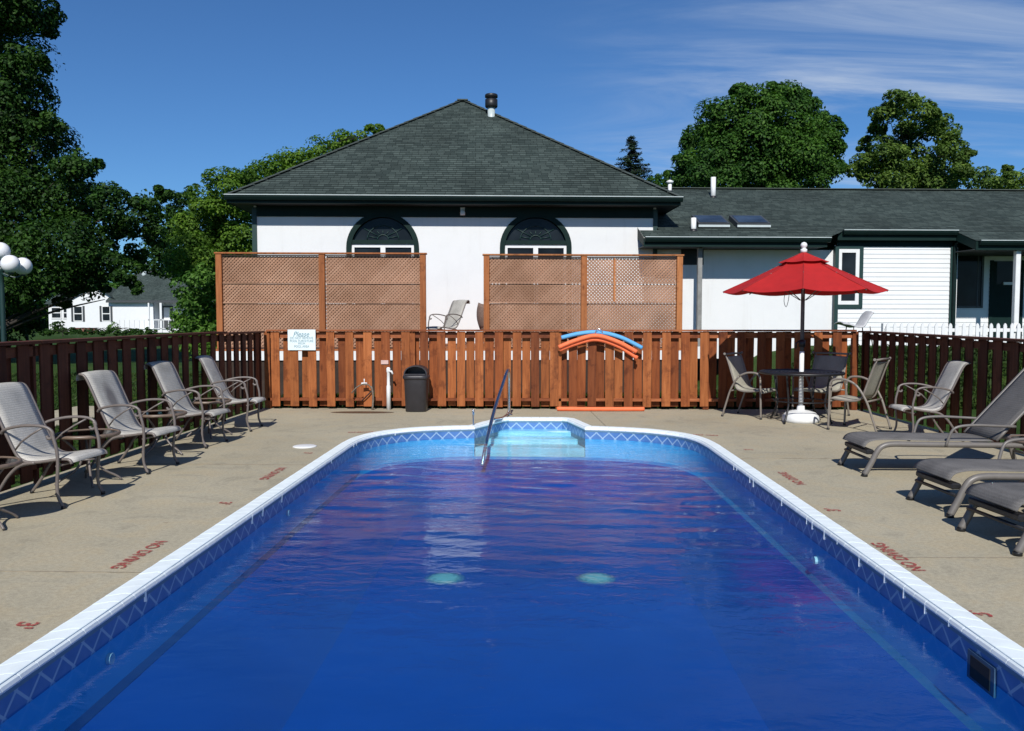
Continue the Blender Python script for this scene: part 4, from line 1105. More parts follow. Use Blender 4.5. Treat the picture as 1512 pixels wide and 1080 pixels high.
# white picket fence to the right
hp = -2.6; pk = MB(); pk.add([(-.035, 0, 0), (.035, 0, 0), (.035, 0, .60), (.022, 0, .64), (0, 0, .66), (-.022, 0, .64), (-.035, 0, .60)], [tuple(range(7))])
pk.add([(x, .02, z) for x, _, z in pk.v[:7]], [tuple(reversed(range(7)))]); pk.f += [(i, (i + 1) % 7, 7 + (i + 1) % 7, 7 + i) for i in range(7)]; pk.uv += [None] * 7; pk.sm += [False] * 7
pkm = piece_mesh(pk, 'picket', 'white')
px0, px1 = hx(1308, hp, 490), hx(1512, hp, 490) + 1.6
pf = thing('picket_fence', 'low white picket fence in front of the wing at the right', 'fence', (px0, hp, GZ - .12), frame='H')
zt_ = hz(1400, 477.5, hp); kk = 0; x = px0 + .05
while x < px1:
    put(pkm, 'picket', pf, (x - px0, 0, zt_ - .66 - (GZ - .12)), (0, rnd.uniform(-.01, .01), 0)); x += .142
for z in (zt_ - .14, zt_ - .52):
    mb = MB(); mb.box(px0, px1, hp + .022, hp + .055, z - .035, z + .035); mb.build('rail', 'white', pf)
for x in (px0 + .02, hx(1503, hp, 490), px1 - .05):
    mb = MB(); mb.box(x - .05, x + .05, hp + .056, hp + .15, GZ - .3, zt_ + .0, .006); mb.build('post', 'white', pf)

# ================================================================== FURNITURE BUILDERS
def high_chair():
    """sling chair with rolled high back; faces +x"""
    t = thing('patio_chair', '', 'chair', (0, 0, 0), 'high backed sling chairs')
    prof = [(-.405, .90), (-.400, .945), (-.365, .972), (-.325, .965), (-.290, .925), (-.245, .83), (-.165, .65), (-.085, .48), (-.045, .415), (0, .385), (.06, .372), (.16, .380), (.28, .398), (.36, .402), (.395, .390), (.405, .365)]
    path = cat([(x, 0, z) for x, z in prof], 3)
    m_ = MB(); m_.sheet(path, .235, .004, nw=6, sag=.012); m_.build('sling_seat', 'sling', t)
    rail = cat([(x, 0, z - .006) for x, z in prof[2:]], 3)
    for s in (-1, 1):
        m_ = MB(); m_.tube([(p.x, s * .247, p.z) for p in rail], .0125, 8); m_.build('side_rail', 'frame', t)
        arm = cat([(-.175, s * .258, .60), (-.13, s * .275, .635), (.02, s * .295, .668), (.16, s * .300, .672), (.245, s * .298, .655), (.285, s * .295, .615), (.275, s * .294, .575), (.245, s * .294, .570), (.235, s * .294, .592)], 4)
        m_ = MB(); m_.tube([(-.06, s * .255, .47), (.0, s * .27, .535), (.10, s * .285, .60), (.2, s * .295, .655)], .008, 6); m_.tube(arm, .0125, 8); m_.build('arm', 'frame', t)
        leg = cat([(.272, s * .294, .635), (.292, s * .294, .56), (.312, s * .292, .47), (.315, s * .288, .36), (.300, s * .282, .20), (.305, s * .280, .10), (.345, s * .280, .012)], 4)
        m_ = MB(); m_.tube(leg, .0135, 8); l_ = m_.build('leg', 'frame', t)
        m_ = MB(); m_.lathe([(.017, 0), (.018, .022), (.014, .026)], 10, (.345, s * .280, 0)); m_.build('foot_cap', 'black', l_)
        leg = cat([(.10, s * .25, .365), (-.02, s * .255, .345), (-.12, s * .262, .26), (-.20, s * .27, .14), (-.30, s * .275, .012)], 4)
        m_ = MB(); m_.tube(leg, .0135, 8); l_ = m_.build('leg', 'frame', t)
        m_ = MB(); m_.lathe([(.017, 0), (.018, .022), (.014, .026)], 10, (-.30, s * .275, 0)); m_.build('foot_cap', 'black', l_)
    for a_, b_ in (((.30, -.283, .345), (.30, .283, .345)), ((-.05, -.256, .33), (-.05, .256, .33)), ((-.33, -.247, .955), (-.33, .247, .955))):
        m_ = MB(); m_.tube([a_, b_], .011, 6); m_.build('stretcher', 'frame', t)
    return t
def low_chair():
    """dining sling chair, straight top bar; faces +x"""
    t = thing('dining_chair', '', 'chair', (0, 0, 0), 'dining chairs at the umbrella table')
    prof = [(-.33, .90), (-.29, .80), (-.23, .62), (-.18, .47), (-.15, .42), (-.10, .395), (0, .385), (.12, .395), (.20, .405), (.235, .395), (.245, .37)]
    m_ = MB(); m_.sheet(cat([(x, 0, z) for x, z in [(-.318, .868)] + prof[1:]], 3), .235, .004, nw=6, sag=.012); m_.build('sling_seat', 'sling_tan', t)
    m_ = MB(); m_.tube([(-.325, -.26, .905), (-.328, 0, .91), (-.325, .26, .905)], .014, 8)
    m_.tube([(-.325, -.27, .905), (-.325, -.30, .915)], .018, 8); m_.tube([(-.325, .27, .905), (-.325, .30, .915)], .018, 8); m_.build('top_bar', 'frame_dark', t)
    for s in (-1, 1):
        m_ = MB(); m_.tube([(p.x, s * .247, p.z - .005) for p in cat([(x, 0, z) for x, z in prof], 3)], .0135, 8); m_.build('side_rail', 'frame_dark', t)
        arm = cat([(-.36, s * .27, .012), (-.30, s * .275, .20), (-.23, s * .285, .40), (-.12, s * .295, .575), (.0, s * .30, .645), (.12, s * .30, .655), (.19, s * .30, .63), (.215, s * .298, .56), (.22, s * .295, .40), (.225, s * .292, .20), (.23, s * .29, .012)], 5)
        k = 17
        m_ = MB(); m_.tube(arm[:k], .0145, 8); l_ = m_.build('leg', 'frame_dark', t); m_ = MB(); m_.lathe([(.018, 0), (.018, .025)], 10, (-.36, s * .27, 0)); m_.build('foot_cap', 'black', l_)
        m_ = MB(); m_.tube(arm[k - 1:36], .0145, 8); m_.build('arm', 'frame_dark', t)
        m_ = MB(); m_.tube(arm[35:], .0145, 8); l_ = m_.build('leg', 'frame_dark', t); m_ = MB(); m_.lathe([(.018, 0), (.018, .025)], 10, (.23, s * .29, 0)); m_.build('foot_cap', 'black', l_)
    for a_, b_ in (((.215, -.295, .37), (.215, .295, .37)), ((-.235, -.283, .385), (-.235, .283, .385))):
        m_ = MB(); m_.tube([a_, b_], .012, 6); m_.build('stretcher', 'frame_dark', t)
    return t
def side_table():
    t = thing('side_table', '', 'table', (0, 0, 0), 'small round side tables')
    m_ = MB(); m_.lathe([(.235, .425), (.262, .428), (.270, .440), (.262, .452), (.236, .452)], 32); 
    ring = MB(); pts = [(.252 * math.cos(a), .252 * math.sin(a), .440) for a in [2 * math.pi * k / 32 for k in range(32)]]; ring.tube(pts, .017, 8, closed=True); tp = ring.build('table_rim', plain('bronze_rim', (.16, .115, .085), .4, .2, 20), t)
    g = MB(); g.lathe([(.240, .444), (.240, .449)], 32, smooth=False); g.build('table_glass', 'tglass', tp)
    for k in range(4):
        a = math.pi / 2 * k + .6; c, s = math.cos(a), math.sin(a)
        m_ = MB(); m_.tube(cat([(.215 * c, .215 * s, .43), (.12 * c, .12 * s, .33), (.055 * c, .055 * s, .22), (.11 * c, .11 * s, .12), (.22 * c, .22 * s, .05), (.265 * c, .265 * s, .01)], 4), .0105, 7); m_.build('leg', 'frame', t)
    m_ = MB(); m_.tube([(.062 * math.cos(a), .062 * math.sin(a), .22) for a in [2 * math.pi * k / 16 for k in range(16)]], .008, 6, closed=True); m_.build('ring', 'frame', t)
    return t
def lounger(backdeg=48):
    """sling sun lounger, foot end at x=0, head towards +x"""
    t = thing('sun_lounger', '', 'sun lounger', (0, 0, 0), 'grey mesh sun loungers')
    HX = 1.16; ca, sa = math.cos(R(backdeg)), math.sin(R(backdeg))
    bed = cat([(-.015, 0, .265), (.01, 0, .305), (.07, 0, .330), (.20, 0, .338), (.6, 0, .330), (HX, 0, .325)], 4)
    m_ = MB(); m_.sheet(bed, .272, .004, nw=8, sag=.016); m_.build('bed_sling', 'sling_dark', t)
    back = [(HX + .02 + d * ca, 0, .335 + d * sa) for d in [k * .92 / 10 for k in range(11)]]
    m_ = MB(); m_.sheet(back, .272, .004, nw=8, sag=.014); m_.build('back_sling', 'sling_dark', t)
    for s in (-1, 1):
        y = s * .295
        fr_ = cat([(-.02, y, .018), (.035, y, .12), (.085, y, .225), (.135, y, .280), (.23, y, .302), (.45, y, .300), (HX, y, .295), (1.75, y, .290)], 5)
        m_ = MB(); m_.tube(fr_, .026, 10); f_ = m_.build('side_frame', 'lounger_frame', t)
        m_ = MB(); m_.lathe([(.0285, 0), (.0285, .02), (.027, .024)], 12, (-.021, y, 0)); m_.build('foot_cap', 'black', f_)
        m_ = MB(); m_.tube([(p[0], s * .278, p[2]) for p in back] , .016, 8); m_.build('back_rail', 'lounger_frame', t)
        m_ = MB(); m_.tube(cat([(1.62, y, .285), (1.64, y, .2), (1.70, y, .012)], 5), .024, 8); m_.build('leg', 'lounger_frame', t)
        m_ = MB(); m_.tube(cat([(.70, s * .325, .29), (.74, s * .335, .42), (.80, s * .34, .47), (.95, s * .34, .485), (1.15, s * .335, .478), (1.33, s * .315, .47)], 4), .013, 8); m_.tube([(.80, s * .325, .47), (.70, s * .315, .03)], .010, 6) if False else None
        m_.build('arm', 'lounger_frame', t)
    m_ = MB(); m_.box(-.0, .075, -.268, .268, .20, .245, .01); m_.tube([(.02, -.29, .16), (.02, .29, .16)], .014, 6); m_.build('cross_bar', 'black', t)
    for a_, b_ in (((HX, -.29, .295), (HX, .29, .295)), ((1.66, -.29, .16), (1.66, .29, .16)), ((back[-1][0], -.278, back[-1][2]), (back[-1][0], .278, back[-1][2]))):
        m_ = MB(); m_.tube([a_, b_], .014, 6); m_.build('stretcher', 'lounger_frame', t)
    q = back[6]
    for y in (-.25, .25):
        m_ = MB(); m_.tube([(q[0], y, q[2]), (q[0] - .05, y, .30)], .009, 6); m_.build('back_support', 'lounger_frame', t)
    return t

hc = high_chair()
chair_spots = [(-3.90, 6.45, R(-3), 'nearest of the four grey high-backed chairs, cut off by the left edge'),
               (-3.90, 7.88, R(-5), 'grey high-backed chair with a dark stain on its back, second nearest on the left'),
               (-3.98, 9.42, R(-3), 'grey high-backed chair on the left, third from the camera'),
               (-3.99, 10.78, R(4), 'farthest grey high-backed chair on the left, by the fence corner'),
               (4.86, 10.15, R(176), 'grey high-backed chair alone by the right fence behind the loungers')]
for i, (x, y, a, lb) in enumerate(chair_spots):
    o = place(hc, i == 0, (x, y, 0), a, lb, (.955, .965, .98, .99, .96)[i])
hc2 = [o for o in bpy.data.objects if o.get('label', '').startswith('grey high-backed chair with a dark stain')][0]
for ch in hc2.children:
    if ch.name.startswith('sling_seat'): ch.data = ch.data.copy(); ch.data.materials[0] = sling_mat('stained_grey_sling_mesh', (.48, .463, .43), blot=True)
o = place(hc, False, (0, 0, 0), 0, 'pale sling chair on the terrace seen between the two lattice screens', .98)
q = HO + HM @ Vector((hx(662, -1.6, 470), -1.6, z_)); o.location = q; o.rotation_euler = (0, 0, R(222)); o['group'] = 'terrace chairs'
st_t = side_table()
for i, (x, y, lb) in enumerate([(-3.92, 7.15, 'round bronze-rimmed side table between the two nearest left chairs'), (-3.98, 8.72, 'round side table between the second and third left chairs'), (-4.0, 10.1, 'round side table between the two farthest left chairs'),
                                (-3.86, 5.62, 'round side table at the left edge beside the nearest chair'), (4.28, 6.95, 'round glass side table between the loungers at the right edge')]):
    place(st_t, i == 0, (x, y, 0), i * .7, lb)
lc = low_chair()
for i, (x, y, a, lb) in enumerate([(3.32, 12.36, R(-38), 'dining chair left of the umbrella table, partly in its shade'), (4.32, 12.45, R(222), 'dining chair behind the umbrella table against the fence'), (4.28, 10.98, R(140), 'khaki dining chair seen from behind, right of the umbrella base')]):
    place(lc, i == 0, (x, y, 0), a, lb, 1.03)
lg = lounger()
for i, (x, y, a, bk, lb) in enumerate([(3.10, 7.93, R(0), 48, 'farthest grey sun lounger with its back raised'), (3.08, 6.35, R(2), 48, 'middle grey sun lounger of the three on the right'), (2.99, 5.37, R(4), 48, 'nearest grey sun lounger, cut off by the right edge')]):
    place(lg, i == 0, (x, y, 0), a, lb)

# ------------------------------------------------------------------ umbrella and table
UX, UY = 3.82, 11.75
um = thing('umbrella', 'red market umbrella with white finial standing through the black table', 'umbrella', (UX, UY, 0))
RIM, ZRIM, ZAP = 1.10, 1.845, 2.36
K8 = 8
def canopy(mb, r0, z0, r1, z1, rot, sag, rows=7, cols=8, drop=.0, scal=.0):
    for k in range(K8):
        a0, a1 = rot + 2 * math.pi * k / K8, rot + 2 * math.pi * (k + 1) / K8; g = []
        for i in range(rows + 1):
            t = i / rows; r = r0 + (r1 - r0) * t; z = z0 + (z1 - z0) * (t ** .92)
            for j in range(cols + 1):
                s_ = j / cols; x = r * (math.cos(a0) * (1 - s_) + math.cos(a1) * s_); y = r * (math.sin(a0) * (1 - s_) + math.sin(a1) * s_)
                b_ = 4 * s_ * (1 - s_)
                zz = z - sag * b_ * t * (1.0) + (scal * b_ * t ** 6) + .010 * mnoise.noise(Vector((x * 3.1, y * 3.1, z * 5))) * t
                g.append((UX + x, UY + y, zz))
        W8 = cols + 1
        mb.add(g, [(i * W8 + j, i * W8 + j + 1, (i + 1) * W8 + j + 1, (i + 1) * W8 + j) for i in range(rows) for j in range(cols)], smooth=True)
rot8 = R(-108)
m_ = MB(); canopy(m_, .10, ZAP - .03, RIM, ZRIM, rot8, .035); cn = m_.build('canopy', 'red', um)
m_ = MB(); canopy(m_, .03, ZAP + .03, .34, ZAP - .105, rot8, .03, 3, 6, scal=.02); m_.build('vent_canopy', 'red', cn)
for k in range(8):
    a = rot8 + 2 * math.pi * k / 8; c, s = math.cos(a), math.sin(a)
    m_ = MB(); m_.tube([(UX + r_ * c, UY + r_ * s, z_s) for r_, z_s in [(.10 + (RIM - .10) * t, (ZAP - .03) + (ZRIM - ZAP + .03) * t ** .92 + .003) for t in [q / 8 for q in range(9)]]], .006, 5); m_.build('seam', 'red_seam', cn)
    m_ = MB(); m_.tube([(UX + .04 * c, UY + .04 * s, ZAP - .05), (UX + (RIM - .01) * c, UY + (RIM - .01) * s, ZRIM - .012)], .008, 5); rb = m_.build('rib', 'frame', um)
    m_ = MB(); m_.tube([(UX + .04 * c, UY + .04 * s, 1.72), (UX + .6 * c, UY + .6 * s, ZRIM + .24)], .006, 5); m_.build('strut', 'frame', rb)
m_ = MB(); m_.lathe([(.027, .98), (.027, ZAP - .02)], 14, (UX, UY, 0)); m_.build('pole', plain('pole_grey', (.10, .095, .10), .5, .2, 10), um)
m_ = MB(); m_.lathe([(.032, .14), (.032, 1.0)], 14, (UX, UY, 0)); m_.build('lower_pole', 'white', um)
m_ = MB(); m_.lathe([(.02, ZAP + .02), (.045, ZAP + .035), (.045, ZAP + .075), (.022, ZAP + .085), (.03, ZAP + .095), (.045, ZAP + .12), (.045, ZAP + .14), (.03, ZAP + .165), (.005, ZAP + .175)], 14, (UX, UY, 0)); m_.build('finial', 'white', um)
m_ = MB(); m_.lathe([(.25, .0), (.255, .04), (.245, .09), (.20, .135), (.12, .16), (.055, .17), (.05, .23), (.034, .235)], 28, (UX, UY, 0)); m_.build('base', 'white', um)
m_ = MB(); m_.tube([(UX - .03, UY, 1.15), (UX - .09, UY - .02, 1.12), (UX - .09, UY - .02, 1.04)], .012, 6); m_.lathe([(.045, 1.06), (.045, 1.16)], 12, (UX, UY, 0)); m_.build('crank_handle', 'black', um)
m_ = MB(); a = R(200)
m_.tube(cat([(UX - .38, UY - .45, 1.86), (UX - .40, UY - .45, 1.70), (UX - .37, UY - .45, 1.62), (UX - .34, UY - .45, 1.72), (UX - .33, UY - .45, 1.86)], 4), .004, 5); m_.build('tie_cord', 'black', cn)
dt = thing('patio_table', 'black round mesh table under the red umbrella', 'table', (UX, UY, 0))
m_ = MB(); m_.tube([(UX + .56 * math.cos(a), UY + .56 * math.sin(a), .700) for a in [2 * math.pi * k / 36 for k in range(36)]], .020, 8, closed=True); m_.build('table_rim', 'black', dt)
m_ = MB()
for q in range(9):
    r_ = .06 + q * .055; m_.tube([(UX + r_ * math.cos(a), UY + r_ * math.sin(a), .702) for a in [2 * math.pi * k / 32 for k in range(32)]], .013, 5, closed=True)
for q in range(12):
    a = 2 * math.pi * q / 12; m_.bar((UX + .05 * math.cos(a), UY + .05 * math.sin(a), .696), (UX + .55 * math.cos(a), UY + .55 * math.sin(a), .696), .03, .008)
m_.build('table_top', 'black', dt)
for k in range(4):
    a = math.pi / 4 + k * math.pi / 2; c, s = math.cos(a), math.sin(a)
    m_ = MB(); m_.tube(cat([(UX + .42 * c, UY + .42 * s, .69), (UX + .38 * c, UY + .38 * s, .45), (UX + .36 * c, UY + .36 * s, .25), (UX + .46 * c, UY + .46 * s, .012)], 4), .015, 8); m_.build('leg', 'black', dt)
m_ = MB(); m_.tube([(UX + .37 * math.cos(a), UY + .37 * math.sin(a), .30) for a in [2 * math.pi * k / 24 for k in range(24)]], .009, 6, closed=True); m_.build('stretcher', 'black', dt)

# ------------------------------------------------------------------ trash can
tcx = atz(615.5, 607, 0).x; TY = 12.98
tc_ = thing('trash_can', 'black plastic litter bin with domed hood against the far fence', 'trash can', (tcx, TY, 0))
m_ = MB(); m_.lathe([(.155, 0), (.165, .012), (.185, .50), (.188, .515), (.20, .52), (.205, .53), (.205, .565), (.198, .572), (.16, .575)], 32, (tcx, TY, 0), sq=4.5); m_.build('body', 'bin', tc_)
# hood: half barrel with an opening to the front
m_ = MB(); n_ = 16; r_ = .185
arc = [(r_ * math.cos(math.pi * k / n_) , .572 + .155 * math.sin(math.pi * k / n_) ** .75) for k in range(n_ + 1)]
vs = []; 
for y in (-.135, .165):
    vs += [(tcx + x, TY + y, z) for x, z in arc]
for y in (-.135, .150):
    vs += [(tcx + x * .90, TY + y, .572 + (z - .572) * .90) for x, z in arc]
W1 = n_ + 1; fs = []
for k in range(n_):
    fs += [(k, k + 1, W1 + k + 1, W1 + k), (2 * W1 + k, 3 * W1 + k, 3 * W1 + k + 1, 2 * W1 + k + 1), (k, 2 * W1 + k, 2 * W1 + k + 1, k + 1)]
fs += [tuple(W1 + k for k in range(W1)), tuple(3 * W1 + k for k in reversed(range(W1)))]
m_.add(vs, fs); m_.box(tcx - .16, tcx + .16, TY - .165, TY - .135, .575, .60, .004); m_.build('hood', 'bin', tc_)

# ------------------------------------------------------------------ spigots
p = atz(573, 606, 0); sx, sy = p.x, YF - .10
sp_ = thing('standpipe', 'white plastic standpipe with a tap beside the litter bin', 'pipe', (sx, sy, 0))
m_ = MB(); m_.lathe([(.034, 0), (.034, .38), (.026, .40), (.026, .60), (.032, .61), (.034, .66), (.02, .685)], 14, (sx, sy, 0)); m_.build('pipe', 'white', sp_)
m_ = MB(); m_.tube([(sx + .01, sy - .02, .62), (sx + .055, sy - .03, .62), (sx + .075, sy - .03, .575)], .016, 8); m_.build('tap', 'white', sp_)
sx2 = atz(549, 606, 0).x
sp2 = thing('water_spigot', 'old metal spigot with a looped hose left of the white standpipe', 'spigot', (sx2, YF - .12, 0))
m_ = MB(); m_.tube(cat([(sx2, YF - .12, 0), (sx2 + .015, YF - .12, .2), (sx2, YF - .12, .33), (sx2 - .02, YF - .12, .38)], 4), .016, 8); m_.build('riser', 'rust_metal', sp2)
m_ = MB(); m_.tube(cat([(sx2 - .01, YF - .12, .34), (sx2 - .05, YF - .14, .40), (sx2 - .13, YF - .15, .42), (sx2 - .25, YF - .14, .36), (sx2 - .33, YF - .13, .27)], 5), .010, 7); m_.build('hose', 'rust_metal', sp2)
m_ = MB(); m_.tube([(sx2 - .17, YF - .13, .42), (sx2 - .08, YF - .13, .42)], .022, 8); m_.tube([(sx2 - .125, YF - .13, .42), (sx2 - .125, YF - .13, .50)], .008, 6); m_.build('valve', 'white', sp2)
m_ = MB(); m_.tube(cat([(sx2 - .02, YF - .05, .30), (sx2 - .10, YF - .06, .22), (sx2 - .18, YF - .05, .14)], 4), .010, 6); m_.build('hose_tail', 'black', sp2)
# small plate on the fence
p = atY(568, 535, YF - .02); m_ = MB(); m_.box(p.x - .06, p.x + .06, YF - .028, YF - .012, p.z - .035, p.z + .03, .003); pl = m_.build('fence_plate', plain('faded_plate', (.55, .38, .34), .6, .15, 20), org=(p.x, YF - .02, p.z)); tag(pl, 'small faded pink plate screwed to the fence above the standpipe', 'plate')

# ------------------------------------------------------------------ sign
a_, b_ = atY(424.5, 487, YF - .04), atY(466, 517.5, YF - .04)
sg = thing('pool_sign', 'white sign asking not to remove pool furniture, on the left of the far fence', 'sign', ((a_.x + b_.x) / 2, YF - .035, b_.z))
m_ = MB(); m_.box(a_.x, b_.x, YF - .036, YF - .024, b_.z, a_.z, .002); bd = m_.build('sign_board', plain('sign_panel', (.70, .80, .82), .4, .05, 6), sg)
ink = plain('sign_ink', (.10, .22, .26), .6, .1, 20)
cxs = (a_.x + b_.x) / 2; Hs = a_.z - b_.z
for txt, fr_, sz, sh in (('Please', .77, .10, .35), ('DO NOT REMOVE', .585, .050, 0), ('POOL FURNITURE', .44, .046, 0), ('FROM', .32, .040, 0), ('POOL AREA', .18, .046, 0)):
    me = text_mesh(txt, sz); me.materials.append(ink)
    if sh:
        for v in me.vertices: v.co.x += v.co.y * sh
    o = bpy.data.objects.new('lettering', me); COL.objects.link(o); o.parent = bd; o.location = Vector((cxs, YF - .038, b_.z + Hs * fr_)) - ORG[sg.name]; o.rotation_euler = (R(90), 0, 0)
    wdt = max(v.co.x for v in me.vertices) - min(v.co.x for v in me.vertices)
    lim = {'Please': .26, 'DO NOT REMOVE': .37, 'POOL FURNITURE': .38, 'FROM': .11, 'POOL AREA': .24}[txt]; o.scale = (lim / wdt, 1.15, 1)

# ------------------------------------------------------------------ pool noodles
def noodle(name, pts, mat, label, r=.034, grp='foam pool noodles'):
    P = [Vector(p) for p in pts]; base = Vector((P[0].x, P[0].y, min(q.z for q in P)))
    m_ = MB(); path = cat(P, 8); m_.tube(path, r, 14); o = m_.build(name, mat, org=base); tag(o, label, 'pool noodle', grp); return o
yn = YF - .075
def an(px, py, y=yn): v = atY(px, py, y); return (v.x, y, v.z)
noodle('pool_noodle', [an(829, 499, yn), an(855, 493, yn - .01), an(883, 491, yn - .01), an(915, 498, yn - .01), an(948, 514, yn)], 'blue_foam', 'blue foam noodle arched over a fence hook, above the orange ones')
noodle('pool_noodle', [an(825, 513, yn - .045), an(850, 503, yn - .05), an(880, 496, yn - .05), an(912, 505, yn - .05), an(940, 520, yn - .045)], 'orange', 'orange foam noodle arched on the fence just under the blue one')
noodle('pool_noodle', [an(826, 517, yn), an(850, 508, yn - .005), an(880, 501.5, yn - .005), an(912, 511, yn), an(941, 529, yn)], 'orange', 'lowest orange foam noodle hanging on the fence, partly behind another')
g0, g1 = atz(822, 605, 0), atz(948, 605, 0)
noodle('pool_noodle', [(g0.x, 13.02, .037), (g0.x + .45, 13.0, .037), (g1.x - .4, 13.01, .036), (g1.x, 13.03, .036)], 'orange', 'orange foam noodle lying on the deck at the foot of the fence')
hk = an(884, 490, yn); m_ = MB(); m_.tube(cat([(hk[0] - .06, YF - .03, hk[2] - .10), (hk[0] - .055, yn - .06, hk[2]), (hk[0], yn - .07, hk[2] + .045), (hk[0] + .055, yn - .06, hk[2]), (hk[0] + .06, YF - .03, hk[2] - .10)], 5), .006, 6)
tag(m_.build('noodle_hook', 'steel', org=(hk[0], YF - .03, hk[2])), 'wire loop on the fence holding up the foam noodles', 'hook')

# ------------------------------------------------------------------ handrail
hr = thing('pool_handrail', 'stainless steel handrail leaning from the deck into the pool steps', 'handrail', (-.34, 12.45, 0))
top = Vector((-.355, 12.15, .69))
main = cat([(-.63, 10.42, -.42), (-.60, 10.55, -.22), (-.56, 10.82, -.02), (-.50, 11.22, .24), (-.42, 11.72, .50), (-.37, 12.02, .66), (-.345, 12.25, .70), (-.34, 12.42, .62), (-.34, 12.47, .45), (-.34, 12.47, .20), (-.34, 12.47, .0)], 5)
m_ = MB(); m_.tube(main, .024, 12); m_.build('rail', 'steel', hr)
m_ = MB(); m_.tube(cat([(-.34, 12.47, .06), (-.37, 12.2, .03), (-.43, 11.7, .045), (-.52, 11.1, .10)], 4), .017, 10); m_.build('brace', 'steel', hr)
m_ = MB(); m_.lathe([(.055, 0), (.05, .018), (.026, .024)], 18, (-.34, 12.47, 0)); m_.build('escutcheon', 'steel', hr)
p = atz(694.5, 636, ZC); m_ = MB(); m_.tube(cat([(p.x, 10.98, -.25), (p.x, 10.97, -.05), (p.x, 10.96, .12), (p.x - .003, 10.97, .235)], 4), .010, 8); m_.lathe([(.016, .17), (.018, .24), (.012, .25)], 10, (p.x, 10.97, 0))
tag(m_.build('pool_stanchion', 'steel', org=(p.x, 10.97, 0)), 'thin metal stanchion standing at the pool edge left of the handrail', 'stanchion')

# ------------------------------------------------------------------ globe lamp
LX, LY = atY(2, 400, 18.7).x, 18.7
lp = thing('street_lamp', 'dark green lamp post with a cluster of white globes at the left edge', 'lamp', (LX, LY, 0))
zt = atY(2, 393, LY).z
m_ = MB(); m_.lathe([(.13, 0), (.12, .12), (.07, .2), (.06, .5), (.05, 2.2), (.045, zt - .15), (.07, zt - .12), (.07, zt - .06), (.04, zt)], 14, (LX, LY, 0)); m_.build('post', 'lamp_green', lp)
gr_ = .20
for (dx, dy, dz, pxy) in ((0, 0, .36, None), (.46, -.38, .04, None), (.44, .10, .02, None), (-.40, -.15, .03, None), (-.22, .38, .04, None)):
    c = (LX + dx, LY + dy, zt + dz - .02)
    m_ = MB(); m_.tube(cat([(LX, LY, zt - .15), (LX + dx * .6, LY + dy * .6, zt - .26), (c[0], c[1], zt - .2 if dz < .2 else zt)], 4), .018, 6); m_.lathe([(.05, -gr_ - .03), (.06, -gr_ + .015)], 12, c); ar = m_.build('arm', 'lamp_green', lp)
    m_ = MB(); m_.lathe([(max(.002, gr_ * math.sin(math.pi * k / 14)), -gr_ * math.cos(math.pi * k / 14)) for k in range(15)], 24, c); m_.build('globe', 'globe', ar)

# ------------------------------------------------------------------ wicker chair and shell chair behind the fence
x_, zz_ = atH(712, 466, -2.2)
wk = thing('wicker_chair', 'brown wicker chair half hidden behind the right lattice screen', 'chair', (x_ + .25, -2.2, z_), 'terrace chairs', frame='H')
m_ = MB(); cw = (x_ + .25, -2.2)
pr_ = []
for i in range(7):
    zf = z_ + .35 + i * .09
    for k in range(11):
        a = R(90) + R(190) * (k / 10 - 0) - R(5); rr = .30 + .05 * math.sin(i / 6 * math.pi) + .03 * (i / 6)
        top_ = 1 - .25 * abs(k / 10 - .5) * (i / 6)
        pr_.append((cw[0] + rr * math.cos(a), cw[1] + rr * math.sin(a) * .9, z_ + .35 + (zf - z_ - .35) * top_))
m_.add(pr_, [(i * 11 + k, i * 11 + k + 1, (i + 1) * 11 + k + 1, (i + 1) * 11 + k) for i in range(6) for k in range(10)], smooth=True)
wmat = plain('wicker', (.20, .13, .10), .8, .4, 60, .6, 80)
ob = m_.build('backrest', wmat, wk); sm = ob.modifiers.new('thickness', 'SOLIDIFY'); sm.thickness = .04
m_ = MB(); m_.lathe([(.22, z_ + .30), (.30, z_ + .33), (.30, z_ + .42), (.22, z_ + .45)], 18, (cw[0], cw[1], 0)); m_.build('seat', wmat, wk)
for sx_ in (-1, 1):
    for sy_ in (-1, 1):
        m_ = MB(); m_.tube([(cw[0] + sx_ * .2, cw[1] + sy_ * .2, z_), (cw[0] + sx_ * .22, cw[1] + sy_ * .22, z_ + .34)], .018, 6); m_.build('leg', wmat, wk)
x_, zz_ = atH(1268, 478, -2.0); g0 = GZ
sc_ = thing('shell_chair', 'grey plastic shell chair beside the white siding, above the fence corner', 'chair', (x_, -2.0, g0), frame='H')
m_ = MB(); path = cat([(x_ - .42, -2, zz_ - .015), (x_ - .30, -2, zz_ - .03), (x_ - .2, -2, zz_ - .06), (x_ - .1, -2, zz_ - .09), (x_ + .02, -2, zz_ - .07), (x_ + .10, -2, zz_ + .05), (x_ + .17, -2, zz_ + .17), (x_ + .22, -2, zz_ + .22)], 5)
m_.sheet(path, .22, .02, nw=8, sag=.04); m_.build('shell', plain('grey_shell', (.46, .46, .47), .5, .2, 6), sc_)
for sx_ in (-.18, .16):
    for sy_ in (-.17, .17):
        m_ = MB(); m_.tube([(x_ + sx_, -2 + sy_, zz_ - .06), (x_ + sx_ * 1.3, -2 + sy_ * 1.3, g0)], .012, 6); m_.build('leg', 'frame', sc_)

